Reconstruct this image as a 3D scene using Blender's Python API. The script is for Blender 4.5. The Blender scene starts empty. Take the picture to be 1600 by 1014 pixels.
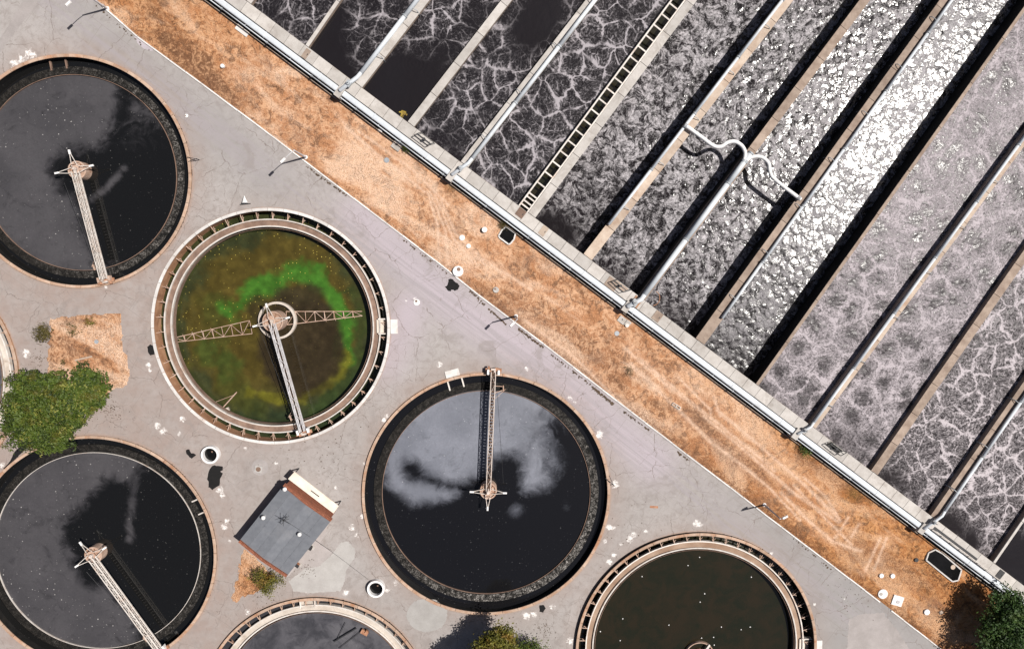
import bpy, math, random
import numpy as np
from mathutils import Vector, Matrix

random.seed(7)
rng = np.random.default_rng(7)
SC = bpy.context.scene
COL = SC.collection

# ------------------------------------------------------------------ camera
F = 1067.0                       # focal length in photo pixels (24 mm on 36 mm)
H = 106.2                        # height of the camera above the pavement
NADIR = (770.0, 415.0)           # pixel straight below the camera
cam = bpy.data.cameras.new('camera')
cam.lens = 24.0
cam.sensor_width = 36.0
cam.clip_start = 1.0
cam.clip_end = 4000.0
cam_ob = bpy.data.objects.new('camera', cam)
COL.objects.link(cam_ob)
n_c = Vector((NADIR[0] - 800, 507 - NADIR[1], -F)).normalized()
Q = n_c.rotation_difference(Vector((0, 0, -1)))
cam_ob.rotation_mode = 'QUATERNION'
cam_ob.rotation_quaternion = Q
cam_ob.location = (0, 0, H)
SC.camera = cam_ob

# ------------------------------------------------------------------ light
SUN_EL = math.radians(59)
SUN_AZ = math.radians(15)        # measured from +x towards +y
world = bpy.data.worlds.new('World')
SC.world = world
world.use_nodes = True
wn = world.node_tree
for n in list(wn.nodes):
    wn.nodes.remove(n)
sky = wn.nodes.new('ShaderNodeTexSky')
sky.sky_type = 'NISHITA'
sky.sun_disc = False
sky.air_density = 0.5
sky.dust_density = 2.0
sky.ozone_density = 0.0
sky.sun_elevation = SUN_EL
sky.sun_rotation = math.pi / 2 - SUN_AZ
bg = wn.nodes.new('ShaderNodeBackground')
bg.inputs['Strength'].default_value = 0.05
wo = wn.nodes.new('ShaderNodeOutputWorld')
wn.links.new(sky.outputs[0], bg.inputs[0])
wn.links.new(bg.outputs[0], wo.inputs[0])
sun = bpy.data.lights.new('sun', 'SUN')
sun.energy = 5.0
sun.angle = math.radians(0.5)
sun.color = (1.0, 0.955, 0.90)
sun_ob = bpy.data.objects.new('sun', sun)
COL.objects.link(sun_ob)
sd = Vector((math.cos(SUN_EL) * math.cos(SUN_AZ), math.cos(SUN_EL) * math.sin(SUN_AZ), math.sin(SUN_EL)))
sun_ob.rotation_mode = 'QUATERNION'
sun_ob.rotation_quaternion = sd.to_track_quat('Z', 'Y')
sun_ob.location = sd * 200
SC.view_settings.view_transform = 'Standard'
SC.view_settings.look = 'None'
SC.view_settings.gamma = 1.0
SC.view_settings.use_curve_mapping = False
SC.view_settings.exposure = 0.45
SC.cycles.max_bounces = 6
SC.cycles.sample_clamp_indirect = 4.0

# ------------------------------------------------------------------ helpers
RM = np.array(Q.to_matrix())


def atn(p, z=0.0):
    """photo pixels (n,2) -> world xy at height z"""
    p = np.asarray(p, float).reshape(-1, 2)
    d = np.stack([(p[:, 0] - 800) / F, (507 - p[:, 1]) / F, -np.ones(len(p))], 1) @ RM.T
    t = (z - H) / d[:, 2]
    return d[:, :2] * t[:, None]


def at(px, py, z=0.0):
    a = atn([(px, py)], z)[0]
    return Vector((a[0], a[1], z))


def smooth(x, a, b):
    t = np.clip((x - a) / (b - a), 0, 1)
    return t * t * (3 - 2 * t)


def seg_dist(P, a, b):
    a = np.asarray(a); b = np.asarray(b)
    ab = b - a
    t = np.clip(((P - a) @ ab) / (ab @ ab + 1e-9), 0, 1)
    return np.linalg.norm(P - a - t[:, None] * ab, axis=1)


def poly_dist(P, pts, closed=False):
    d = np.full(len(P), 1e9)
    n = len(pts)
    for i in range(n if closed else n - 1):
        d = np.minimum(d, seg_dist(P, pts[i], pts[(i + 1) % n]))
    return d


def inside(P, pts):
    r = np.zeros(len(P), bool)
    x, y = P[:, 0], P[:, 1]
    n = len(pts)
    for i in range(n):
        x1, y1 = pts[i]; x2, y2 = pts[(i + 1) % n]
        c = ((y1 > y) != (y2 > y)) & (x < (x2 - x1) * (y - y1) / (y2 - y1 + 1e-12) + x1)
        r ^= c
    return r


def sdf(P, pts):
    d = poly_dist(P, pts, True)
    return np.where(inside(P, pts), d, -d)


class MB:
    def __init__(self):
        self.v = []; self.f = []

    def add(self, vs, fs):
        o = len(self.v)
        self.v.extend([tuple(v) for v in vs])
        self.f.extend([tuple(i + o for i in f) for f in fs])

    def box(self, c, sx, sy, sz, rot=0.0, taper=1.0):
        c = Vector(c); ca, sa = math.cos(rot), math.sin(rot)
        vs = []
        for z in (-.5, .5):
            k = taper if z > 0 else 1.0
            for x, y in ((-.5, -.5), (.5, -.5), (.5, .5), (-.5, .5)):
                X, Y = x * sx * k, y * sy * k
                vs.append((c.x + X * ca - Y * sa, c.y + X * sa + Y * ca, c.z + z * sz))
        self.add(vs, [(3, 2, 1, 0), (4, 5, 6, 7), (0, 1, 5, 4), (1, 2, 6, 5), (2, 3, 7, 6), (3, 0, 4, 7)])

    def bar(self, a, b, w, h=None):
        a = Vector(a); b = Vector(b); h = h or w
        d = (b - a)
        if d.length < 1e-6: return
        d.normalize()
        up = Vector((0, 0, 1)) if abs(d.z) < .95 else Vector((1, 0, 0))
        s = d.cross(up).normalized(); t = s.cross(d).normalized()
        vs = []
        for p in (a, b):
            for x, y in ((-.5, -.5), (.5, -.5), (.5, .5), (-.5, .5)):
                vs.append(p + s * (x * w) + t * (y * h))
        self.add(vs, [(3, 2, 1, 0), (4, 5, 6, 7), (0, 1, 5, 4), (1, 2, 6, 5), (2, 3, 7, 6), (3, 0, 4, 7)])

    def tube(self, pts, r, n=10, cap=True):
        pts = [Vector(p) for p in pts]
        rs = r if isinstance(r, (list, tuple)) else [r] * len(pts)
        vs = []; prev = None
        for i, p in enumerate(pts):
            d = (pts[min(i + 1, len(pts) - 1)] - pts[max(i - 1, 0)]).normalized()
            if prev is None:
                up = Vector((0, 0, 1)) if abs(d.z) < .95 else Vector((1, 0, 0))
                s = d.cross(up).normalized()
            else:
                s = (prev - d * prev.dot(d)).normalized()
            prev = s
            t = s.cross(d).normalized()
            for k in range(n):
                a = 2 * math.pi * k / n
                vs.append(p + s * (math.cos(a) * rs[i]) + t * (math.sin(a) * rs[i]))
        fs = []
        for i in range(len(pts) - 1):
            for k in range(n):
                fs.append((i * n + k, i * n + (k + 1) % n, (i + 1) * n + (k + 1) % n, (i + 1) * n + k))
        if cap:
            fs.append(tuple(range(n - 1, -1, -1)))
            fs.append(tuple((len(pts) - 1) * n + k for k in range(n)))
        self.add(vs, fs)

    def lathe(self, prof, c=(0, 0), n=96, a0=0.0, a1=2 * math.pi, closed=True):
        """profile of (r,z); closed = loop of the profile"""
        full = abs(a1 - a0 - 2 * math.pi) < 1e-6
        m = n if full else n + 1
        k = len(prof); vs = []
        for i in range(m):
            a = a0 + (a1 - a0) * i / n
            for r, z in prof:
                vs.append((c[0] + r * math.cos(a), c[1] + r * math.sin(a), z))
        fs = []
        for i in range(n):
            j = (i + 1) % m
            for q in range(k if closed else k - 1):
                w = (q + 1) % k
                fs.append((i * k + q, j * k + q, j * k + w, i * k + w))
        if closed and not full:
            fs.append(tuple(range(k)))
            fs.append(tuple((m - 1) * k + q for q in range(k - 1, -1, -1)))
        self.add(vs, fs)

    def cyl(self, c, r, h, n=20, r2=None):
        r2 = r if r2 is None else r2
        vs = []
        for rr, z in ((r, 0), (r2, h)):
            for k in range(n):
                a = 2 * math.pi * k / n
                vs.append((c[0] + rr * math.cos(a), c[1] + rr * math.sin(a), c[2] + z))
        fs = [(k, (k + 1) % n, n + (k + 1) % n, n + k) for k in range(n)]
        fs += [tuple(range(n - 1, -1, -1)), tuple(n + k for k in range(n))]
        self.add(vs, fs)

    def prism(self, pts, z0, z1):
        n = len(pts)
        a = sum(pts[i][0] * pts[(i + 1) % n][1] - pts[(i + 1) % n][0] * pts[i][1] for i in range(n))
        if a < 0: pts = list(reversed(pts))
        vs = [(p[0], p[1], z0) for p in pts] + [(p[0], p[1], z1) for p in pts]
        fs = [tuple(range(n - 1, -1, -1)), tuple(range(n, 2 * n))]
        fs += [(i, (i + 1) % n, n + (i + 1) % n, n + i) for i in range(n)]
        self.add(vs, fs)

    def mesh(self, name, m, smooth_=False):
        me = bpy.data.meshes.new(name)
        me.from_pydata(self.v, [], self.f)
        me.update()
        if m: me.materials.append(m)
        if smooth_:
            me.polygons.foreach_set('use_smooth', [True] * len(me.polygons))
        return me


def link(name, me, parent=None, loc=(0, 0, 0), rotz=0.0):
    o = bpy.data.objects.new(name, me)
    COL.objects.link(o)
    o.location = loc
    o.rotation_euler = (0, 0, rotz)
    if parent: o.parent = parent
    return o


def build(name, mb, m, parent=None, loc=(0, 0, 0), rotz=0.0, sm=False):
    return link(name, mb.mesh(name, m, sm), parent, loc, rotz)


def tag(o, label, cat, group=None):
    o['label'] = label; o['category'] = cat
    if group: o['group'] = group
    return o


def thing(name, label, cat, loc=(0, 0, 0), rotz=0.0, group=None):
    return tag(link(name, None, None, loc, rotz), label, cat, group)


def struct(o):
    o['kind'] = 'structure'; return o


def stuff(o):
    o['kind'] = 'stuff'; return o


def attr(me, name, data):
    a = me.attributes.new(name, 'FLOAT', 'POINT')
    a.data.foreach_set('value', np.ascontiguousarray(data, dtype=np.float32))


def cattr(me, name, rgb):
    a = me.attributes.new(name, 'FLOAT_COLOR', 'POINT')
    c = np.ones((len(rgb), 4), np.float32); c[:, :3] = rgb
    a.data.foreach_set('color', c.ravel())


# ------------------------------------------------------------------ materials
class M:
    def __init__(self, name):
        self.m = bpy.data.materials.new(name)
        self.m.use_nodes = True
        self.t = self.m.node_tree
        self.b = self.t.nodes['Principled BSDF']
        self.c = None

    def set(self, sock, v):
        if hasattr(v, 'is_output') or isinstance(v, bpy.types.NodeSocket):
            self.t.links.new(v, sock)
        elif isinstance(v, (tuple, list)) and len(v) == 3 and sock.type == 'RGBA':
            sock.default_value = (*v, 1)
        else:
            sock.default_value = v

    def pos(self):
        if self.c is None:
            g = self.t.nodes.new('ShaderNodeNewGeometry')
            self.c = g.outputs['Position']
        return self.c

    def math(self, op, a, b=0.0, c=0.0, clamp=False):
        n = self.t.nodes.new('ShaderNodeMath'); n.operation = op; n.use_clamp = clamp
        self.set(n.inputs[0], a); self.set(n.inputs[1], b); self.set(n.inputs[2], c)
        return n.outputs[0]

    def vmath(self, op, a, b=(0, 0, 0), s=None):
        n = self.t.nodes.new('ShaderNodeVectorMath'); n.operation = op
        self.set(n.inputs[0], a); self.set(n.inputs[1], b)
        if s is not None: self.set(n.inputs['Scale'], s)
        return n.outputs['Value'] if op in ('DOT_PRODUCT', 'LENGTH', 'DISTANCE') else n.outputs[0]

    def noise(self, scale, detail=4, rough=.55, vec=None, dist=0.0, color=False):
        n = self.t.nodes.new('ShaderNodeTexNoise')
        self.set(n.inputs['Vector'], vec or self.pos())
        n.inputs['Scale'].default_value = scale
        n.inputs['Detail'].default_value = detail
        n.inputs['Roughness'].default_value = rough
        n.inputs['Distortion'].default_value = dist
        return n.outputs['Color'] if color else n.outputs[0]

    def voro(self, scale, feature='F1', vec=None, color=False):
        n = self.t.nodes.new('ShaderNodeTexVoronoi'); n.feature = feature
        n.voronoi_dimensions = '2D'
        self.set(n.inputs['Vector'], vec or self.pos())
        n.inputs['Scale'].default_value = scale
        return n.outputs['Color'] if color else n.outputs['Distance']

    def warp(self, scale, amt, vec=None, detail=3):
        vec = vec or self.pos()
        c = self.noise(scale, detail, .55, vec, color=True)
        d = self.vmath('SUBTRACT', c, (.5, .5, .5))
        return self.vmath('ADD', vec, self.vmath('SCALE', d, s=amt))

    def ramp(self, f, lo, hi, a=0.0, b=1.0):
        n = self.t.nodes.new('ShaderNodeMapRange'); n.interpolation_type = 'SMOOTHSTEP'
        self.set(n.inputs[0], f); self.set(n.inputs[1], lo); self.set(n.inputs[2], hi)
        self.set(n.inputs[3], a); self.set(n.inputs[4], b)
        return n.outputs[0]

    def mix(self, f, a, b, mode='MIX'):
        n = self.t.nodes.new('ShaderNodeMix'); n.data_type = 'RGBA'; n.blend_type = mode
        self.set(n.inputs[0], f); self.set(n.inputs[6], a); self.set(n.inputs[7], b)
        return n.outputs[2]

    def attr(self, name, color=False):
        n = self.t.nodes.new('ShaderNodeAttribute'); n.attribute_name = name
        return n.outputs['Color'] if color else n.outputs['Fac']

    def rand(self):
        return self.t.nodes.new('ShaderNodeObjectInfo').outputs['Random']

    def bump(self, h, strength=.5, dist=.05):
        n = self.t.nodes.new('ShaderNodeBump')
        n.inputs['Strength'].default_value = strength
        n.inputs['Distance'].default_value = dist
        self.set(n.inputs['Height'], h)
        self.t.links.new(n.outputs[0], self.b.inputs['Normal'])

    def out(self, color=None, rough=None, metal=None, spec=None):
        if color is not None: self.set(self.b.inputs['Base Color'], color)
        if rough is not None: self.set(self.b.inputs['Roughness'], rough)
        if metal is not None: self.set(self.b.inputs['Metallic'], metal)
        if spec is not None: self.set(self.b.inputs['Specular IOR Level'], spec)
        return self.m


def m_rough(name, c1, c2, scale=1.2, stain=None, stain_amt=.5, rough=.85, metal=0.0, per_piece=.12, bump=.3, fine=9, spec=.3):
    """weathered mineral or painted surface: two tones, streaky stain, piece-to-piece variation"""
    k = M(name)
    a = k.noise(scale, 6, .62)
    f = k.ramp(a, .3, .7)
    col = k.mix(f, c1, c2)
    if stain:
        s = k.noise(scale * .45, 5, .7, dist=.6)
        col = k.mix(k.ramp(s, .48, .72, 0, stain_amt), col, stain)
    g = k.noise(fine, 3, .7)
    col = k.mix(k.ramp(g, .25, .75, .0, .28), col, tuple(x * .55 for x in c1))
    v = k.math('MULTIPLY_ADD', k.rand(), per_piece * 2, 1 - per_piece)
    col = k.mix(1.0, col, v, 'MULTIPLY') if per_piece else col
    k.bump(g, bump, .04)
    return k.out(col, rough, metal, spec)


MAT = {}
MAT['concrete'] = m_rough('light_concrete', (.36, .335, .31), (.44, .415, .39), .8, (.22, .19, .165), .6)
MAT['concrete_brown'] = m_rough('brown_stained_concrete', (.22, .165, .13), (.33, .26, .21), .7, (.15, .10, .075), .6)
MAT['concrete_warm'] = m_rough('warm_concrete', (.36, .28, .22), (.46, .38, .31), .8, (.26, .15, .09), .6)
MAT['rim_rust'] = m_rough('rust_stained_rim', (.32, .205, .14), (.42, .315, .245), .9, (.30, .13, .06), .85)
MAT['rim_white'] = m_rough('whitewashed_rim', (.48, .46, .44), (.58, .56, .54), .8, (.38, .27, .2), .5)
MAT['lip_white'] = m_rough('pale_weir_steel', (.50, .46, .42), (.62, .58, .54), 1.2, (.34, .2, .12), .6, rough=.6)
MAT['slime'] = m_rough('dark_wall_foot_shade', (.012, .012, .012), (.022, .021, .02), 1.0, (.03, .025, .02), .5, rough=.6, spec=.08)
MAT['wall_brown'] = m_rough('rusty_tank_wall', (.26, .13, .07), (.38, .22, .13), .7, (.14, .07, .04), .7)
MAT['launder_brown'] = m_rough('brown_launder', (.15, .095, .07), (.24, .16, .12), .8, (.09, .06, .05), .6)
MAT['launder_pale'] = m_rough('pale_launder', (.38, .33, .28), (.50, .45, .40), .6, (.20, .14, .10), .7)
MAT['launder_tan'] = m_rough('tan_launder', (.24, .15, .10), (.38, .28, .21), .25, (.16, .09, .06), .7)
MAT['white'] = m_rough('white_paint', (.62, .61, .60), (.74, .73, .72), 1.5, (.45, .42, .38), .4, rough=.55, per_piece=.05)
MAT['pipe'] = m_rough('pale_blue_pipe_paint', (.47, .50, .53), (.56, .59, .62), .5, (.36, .36, .36), .5, rough=.42, per_piece=.04, bump=.05)
MAT['pipe_grey'] = m_rough('grey_pipe_paint', (.24, .26, .28), (.34, .36, .38), .7, (.2, .16, .13), .5, rough=.45)
MAT['steel'] = m_rough('galvanised_steel', (.38, .37, .38), (.54, .53, .54), 1.2, (.3, .2, .14), .4, rough=.5)
MAT['steel_warm'] = m_rough('weathered_steel', (.42, .35, .30), (.56, .50, .46), 1.0, (.28, .14, .08), .6, rough=.55)
MAT['rust'] = m_rough('rust', (.22, .095, .05), (.38, .2, .12), 1.5, (.45, .33, .25), .5)
MAT['rust_pale'] = m_rough('pale_rust', (.34, .22, .16), (.48, .36, .29), 1.3, (.22, .1, .05), .7)
MAT['dark'] = m_rough('dark_metal', (.02, .02, .022), (.04, .04, .042), 2, rough=.5)
MAT['blotch'] = m_rough('dark_patch', (.005, .005, .005), (.009, .008, .008), 2, rough=.9, per_piece=.1)
MAT['black'] = m_rough('black_still_water', (.004, .004, .004), (.007, .007, .007), 1, rough=.12, per_piece=0, bump=.02, spec=.3)
MAT['patch'] = m_rough('lighter_cement_patch', (.30, .285, .27), (.36, .345, .33), .5, (.28, .26, .25), .6)
MAT['patch_grey'] = m_rough('newer_asphalt_patch', (.27, .245, .235), (.33, .30, .29), .5, (.22, .2, .19), .6)
MAT['patch_lilac'] = m_rough('lilac_asphalt_patch', (.34, .305, .325), (.40, .365, .385), .4, (.28, .25, .26), .5)
MAT['brick'] = m_rough('red_brick', (.19, .065, .035), (.28, .105, .06), 3, (.11, .045, .03), .6)
MAT['bark'] = m_rough('bark', (.09, .06, .04), (.16, .12, .085), 3, rough=.95)
MAT['yellow'] = m_rough('yellow_scum', (.20, .13, .03), (.42, .32, .05), 1.4)
MAT['kerb'] = m_rough('pale_kerb', (.55, .53, .51), (.66, .64, .62), .9, (.4, .32, .27), .5)


def m_roof():
    k = M('grey_roof_felt')
    a = k.noise(1.1, 6, .6)
    col = k.mix(k.ramp(a, .3, .7), (.105, .112, .128), (.13, .138, .155))
    s = k.noise(.35, 4, .6)
    col = k.mix(k.ramp(s, .5, .75, 0, .5), col, (.19, .19, .2))
    g = k.noise(14, 2, .6)
    col = k.mix(k.ramp(g, .3, .8, 0, .3), col, (.07, .07, .075))
    v = k.math('MULTIPLY_ADD', k.rand(), .16, .92)
    col = k.mix(1.0, col, v, 'MULTIPLY')
    k.bump(g, .25, .02)
    return k.out(col, .8)


MAT['roof'] = m_roof()


def m_pavement():
    k = M('old_asphalt')
    big = k.noise(.045, 4, .55)
    mid = k.noise(.35, 6, .62)
    fine = k.noise(7, 4, .7)
    col = k.mix(k.ramp(big, .35, .65), (.25, .228, .215), (.31, .287, .276))
    col = k.mix(k.ramp(mid, .35, .7, 0, .75), col, (.265, .242, .23))
    bl = k.noise(.9, 6, .72, dist=.6)
    col = k.mix(k.ramp(bl, .48, .64, 0, .6), col, (.19, .165, .152))
    col = k.mix(k.ramp(bl, .48, .3, 0, .4), col, (.36, .335, .325))
    col = k.mix(k.attr('lilac'), col, (.35, .305, .335))
    col = k.mix(k.math('MULTIPLY', k.attr('road'), k.ramp(mid, .2, .7, .55, 1.0)), col, (.215, .205, .20))
    # rusty seepage round the tank rims
    rn = k.noise(1.6, 5, .65)
    rust = k.ramp(k.math('ADD', k.attr('rust'), k.math('MULTIPLY', k.math('SUBTRACT', rn, .5), .8)), .3, 1.0)
    col = k.mix(k.math('MULTIPLY', rust, .75), col, (.32, .19, .125))
    pk = k.math('MULTIPLY', k.attr('pink'), k.ramp(mid, .25, .75, .4, 1.0))
    col = k.mix(k.math('MULTIPLY', pk, .8), col, (.235, .172, .145))
    # wheel streaks along the road
    st = k.t.nodes.new('ShaderNodeMapping')
    k.set(st.inputs['Vector'], k.pos())
    st.vector_type = 'TEXTURE'
    st.inputs['Rotation'].default_value = (0, 0, math.radians(-38))
    st.inputs['Scale'].default_value = (18, .6, 1)
    sn = k.noise(1.0, 4, .6, vec=st.outputs[0])
    col = k.mix(k.math('MULTIPLY', k.attr('wheel'), k.ramp(sn, .38, .62, 0, .75)), col, (.25, .225, .235))
    # cracks
    w = k.warp(.6, 1.6)
    w2 = k.warp(3.0, .25, w)
    c1 = k.voro(.15, 'DISTANCE_TO_EDGE', w2)
    c2 = k.voro(.5, 'DISTANCE_TO_EDGE', w2)
    m1 = k.ramp(k.noise(.12, 2), .38, .5)
    m2 = k.ramp(k.noise(.09, 2, vec=k.vmath('ADD', k.pos(), (31, 17, 0))), .46, .58)
    l1 = k.math('MULTIPLY', k.ramp(c1, .001, .011, 1, 0), m1)
    l2 = k.math('MULTIPLY', k.ramp(c2, .002, .022, 1, 0), m2)
    cr = k.math('MAXIMUM', l1, k.math('MULTIPLY', l2, .8))
    crn = k.math('MULTIPLY', cr, k.ramp(k.noise(.5, 4), .36, .54))
    col = k.mix(k.math('MULTIPLY', crn, .8), col, (.12, .09, .075))
    jm = k.t.nodes.new('ShaderNodeTexBrick')
    jv = k.t.nodes.new('ShaderNodeMapping'); jv.vector_type = 'TEXTURE'
    k.set(jv.inputs['Vector'], k.warp(.4, .25))
    jv.inputs['Rotation'].default_value = (0, 0, math.radians(-37))
    k.set(jm.inputs['Vector'], jv.outputs[0])
    for nm, v_ in (('Scale', 1.0), ('Mortar Size', .03), ('Mortar Smooth', .4), ('Brick Width', 9.0), ('Row Height', 6.5)): jm.inputs[nm].default_value = v_
    jf = k.math('MULTIPLY', jm.outputs['Fac'], k.ramp(k.noise(.15, 4), .42, .58))
    col = k.mix(k.math('MULTIPLY', jf, .5), col, (.13, .105, .09))
    bw = k.noise(.22, 7, .68, vec=k.vmath('ADD', k.pos(), (91, 13, 0)), dist=.8)
    col = k.mix(k.ramp(bw, .54, .68, 0, .5), col, (.18, .155, .143))
    # oil spots and grit
    sp = k.ramp(k.noise(1.1, 6, .72, dist=1.0), .60, .72)
    col = k.mix(k.math('MULTIPLY', sp, .5), col, (.15, .115, .098))
    col = k.mix(k.ramp(fine, .3, .8, 0, .4), col, (.2, .185, .178))
    # lime-white splashes
    wn_ = k.noise(1.8, 8, .78, dist=.7)
    s = k.math('ADD', k.math('MULTIPLY', k.attr('lime'), .8), k.math('MULTIPLY', k.math('SUBTRACT', wn_, .5), 2.6))
    col = k.mix(k.math('MULTIPLY', k.math('MULTIPLY', k.ramp(s, .55, 1.0), k.ramp(k.attr('lime'), .02, .3)), .88), col, (.68, .655, .63))
    k.bump(k.math('SUBTRACT', fine, k.math('MULTIPLY', crn, 1.2)), .35, .03)
    return k.out(col, .9)


MAT['pavement'] = m_pavement()


def m_grass():
    k = M('dry_grass_soil')
    st = k.t.nodes.new('ShaderNodeMapping')
    k.set(st.inputs['Vector'], k.pos())
    st.vector_type = 'TEXTURE'
    st.inputs['Rotation'].default_value = (0, 0, math.radians(-38))
    st.inputs['Scale'].default_value = (1.9, .8, 1)
    a = k.noise(.32, 6, .62, vec=st.outputs[0], dist=.5)
    b = k.noise(1.5, 6, .68, dist=.8)
    c = k.noise(6.5, 4, .75)
    hue = k.attr('warm')
    pale = k.mix(hue, (.66, .40, .245), (.56, .275, .115))
    tan = k.mix(hue, (.45, .21, .10), (.375, .145, .046))
    dark = k.mix(hue, (.16, .08, .045), (.12, .055, .024))
    col = k.mix(k.ramp(a, .40, .56), tan, pale)
    col = k.mix(k.ramp(b, .44, .56, 0, .9), col, tan)
    col = k.mix(k.ramp(k.noise(.55, 7, .68, dist=1.2), .51, .60, 0, .85), col, dark)
    col = k.mix(k.ramp(k.noise(.6, 6, .66, vec=k.vmath('ADD', k.pos(), (17, 33, 0)), dist=.9), .53, .61, 0, .8), col, pale)
    col = k.mix(k.ramp(c, .56, .40, 0, .35), col, pale)
    d = k.math('ADD', k.math('MULTIPLY', b, .5), k.math('MULTIPLY', c, .5))
    col = k.mix(k.ramp(d, .53, .63, 0, .85), col, dark)
    lp = k.noise(.14, 5, .6, vec=k.vmath('ADD', st.outputs[0], (3, 70, 0)), dist=.6)
    col = k.mix(k.math('MULTIPLY', k.ramp(lp, .46, .6, 0, .95), k.ramp(c, .62, .42, .25, 1)), col, k.mix(hue, (.78, .56, .41), (.68, .42, .25)))
    col = k.mix(k.math('MULTIPLY', k.ramp(lp, .46, .32, 0, .8), k.ramp(b, .38, .58, .2, 1)), col, dark)
    gp = k.ramp(k.noise(.16, 4, .6, vec=k.vmath('ADD', k.pos(), (50, 9, 0))), .54, .72)
    col = k.mix(k.math('MULTIPLY', gp, k.ramp(c, .3, .7, .2, .75)), col, (.20, .125, .09))
    bu_ = k.math('MULTIPLY', k.attr('burn'), k.ramp(k.math('ADD', c, k.math('MULTIPLY', b, .6)), .62, .92))
    col = k.mix(bu_, col, k.mix(hue, (.17, .085, .05), (.15, .062, .026)))
    tr = k.math('MULTIPLY', k.attr('track'), k.ramp(b, .3, .65, .95, .45))
    col = k.mix(tr, col, (.74, .52, .38))
    col = k.mix(k.math('MULTIPLY', k.attr('green'), k.ramp(c, .35, .65)), col, (.075, .07, .015))
    k.bump(k.math('ADD', c, k.math('MULTIPLY', b, .8)), 1.0, .3)
    return k.out(col, .95, spec=.2)


MAT['grass'] = m_grass()


def m_tuft(name, c1, c2, c3):
    k = M(name)
    a = k.noise(.5, 4)
    col = k.mix(k.attr('rnd'), c1, c2)
    col = k.mix(k.ramp(a, .45, .65), col, c3)
    return k.out(col, .8, spec=.2)


MAT['tuft'] = m_tuft('dry_grass_blades', (.36, .18, .085), (.66, .41, .25), (.52, .28, .14))


def m_leaf(name, c_dark, c_mid, c_light, warm):
    k = M(name)
    r = k.attr('rnd')
    col = k.mix(k.ramp(r, 0, .6), c_dark, c_mid)
    col = k.mix(k.ramp(r, .72, 1.0), col, c_light)
    n = k.noise(.55, 3)
    col = k.mix(k.ramp(n, .5, .7, 0, .6), col, warm)
    tr = k.t.nodes.new('ShaderNodeBsdfTranslucent')
    k.set(tr.inputs[0], col)
    mx = k.t.nodes.new('ShaderNodeMixShader')
    mx.inputs[0].default_value = .25
    k.out(col, .55, spec=.3)
    k.t.links.new(k.b.outputs[0], mx.inputs[1]); k.t.links.new(tr.outputs[0], mx.inputs[2])
    k.t.links.new(mx.outputs[0], k.t.nodes['Material Output'].inputs[0])
    return k.m


MAT['leaf'] = m_leaf('green_leaves', (.016, .028, .006), (.07, .105, .014), (.24, .23, .05), (.12, .10, .018))
MAT['leaf_dark'] = m_leaf('dark_green_leaves', (.014, .03, .008), (.035, .075, .014), (.085, .13, .03), (.05, .07, .014))
MAT['leaf_yellow'] = m_leaf('yellow_green_leaves', (.05, .05, .008), (.13, .125, .02), (.26, .22, .04), (.20, .09, .016))
MAT['leaf_dry'] = m_leaf('dry_olive_leaves', (.04, .035, .012), (.09, .075, .02), (.16, .12, .035), (.12, .07, .02))


def m_foam_ring():
    k = M('launder_scum')
    a = k.noise(1.4, 5, .7, dist=.8)
    b = k.noise(5.5, 5, .75)
    f = k.math('MULTIPLY', k.ramp(a, .38, .68), k.ramp(b, .42, .66))
    f = k.math('ADD', f, k.math('MULTIPLY', k.ramp(b, .60, .75), .2), clamp=True)
    f = k.math('MULTIPLY', f, k.attr('amount'))
    col = k.mix(k.math('MULTIPLY', k.ramp(a, .3, .6), .5), (.006, .006, .006), (.018, .015, .012))
    col = k.mix(f, col, (.5, .47, .44))
    k.bump(b, .6, .08)
    return k.out(col, .7, spec=.08)


MAT['scum'] = m_foam_ring()


def m_tank_water(name, film_col, dark_col, mottle, speck_col, speck_amt=.5, rag=2.0):
    k = M(name)
    w = k.warp(.25, 4.0, detail=6)
    n1 = k.noise(.28, 8, .66, vec=w, dist=.8)
    n2 = k.noise(3.0, 5, .7)
    f = k.math('ADD', k.attr('film'), k.math('MULTIPLY', k.math('SUBTRACT', n1, .5), rag))
    f = k.math('ADD', f, k.math('MULTIPLY', k.math('SUBTRACT', n2, .5), .3))
    f = k.math('MULTIPLY', k.ramp(f, .12, .95), k.ramp(k.attr('film'), .0, .2))
    fc = k.mix(k.ramp(k.noise(.12, 5, .6, vec=w), .35, .68), film_col, mottle)
    fc = k.mix(k.ramp(k.noise(.45, 7, .7, vec=w, dist=1.2), .52, .72, 0, .55), fc, tuple(c * .45 for c in film_col))
    fc = k.mix(k.ramp(n2, .3, .8, 0, .35), fc, tuple(c * .6 for c in film_col))
    col = k.mix(f, k.mix(k.ramp(n1, .35, .65), dark_col, mottle if max(mottle) < .02 else dark_col), fc)
    s = None
    for sc, thr in ((.9, .72), (1.9, .80)):
        v = k.voro(sc)
        vc = k.t.nodes.new('ShaderNodeSeparateColor')
        k.set(vc.inputs[0], k.voro(sc, color=True))
        q = k.math('MULTIPLY', k.ramp(v, .03, k.math('MULTIPLY_ADD', vc.outputs[1], .08, .05), 1, 0), k.ramp(vc.outputs[0], thr, thr + .05))
        s = q if s is None else k.math('MAXIMUM', s, q)
    s = k.math('MULTIPLY', s, k.ramp(k.noise(.16, 5, .65), .42, .62, .05, 1))
    s = k.math('MULTIPLY', s, k.math('MULTIPLY_ADD', f, .8, .2))
    col = k.mix(k.math('MULTIPLY', s, speck_amt), col, speck_col)
    k.bump(k.math('MULTIPLY', k.noise(1.2, 3), 1.0), .05, .02)
    return k.out(col, k.math('MULTIPLY_ADD', f, .45, .08), spec=.5)


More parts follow.
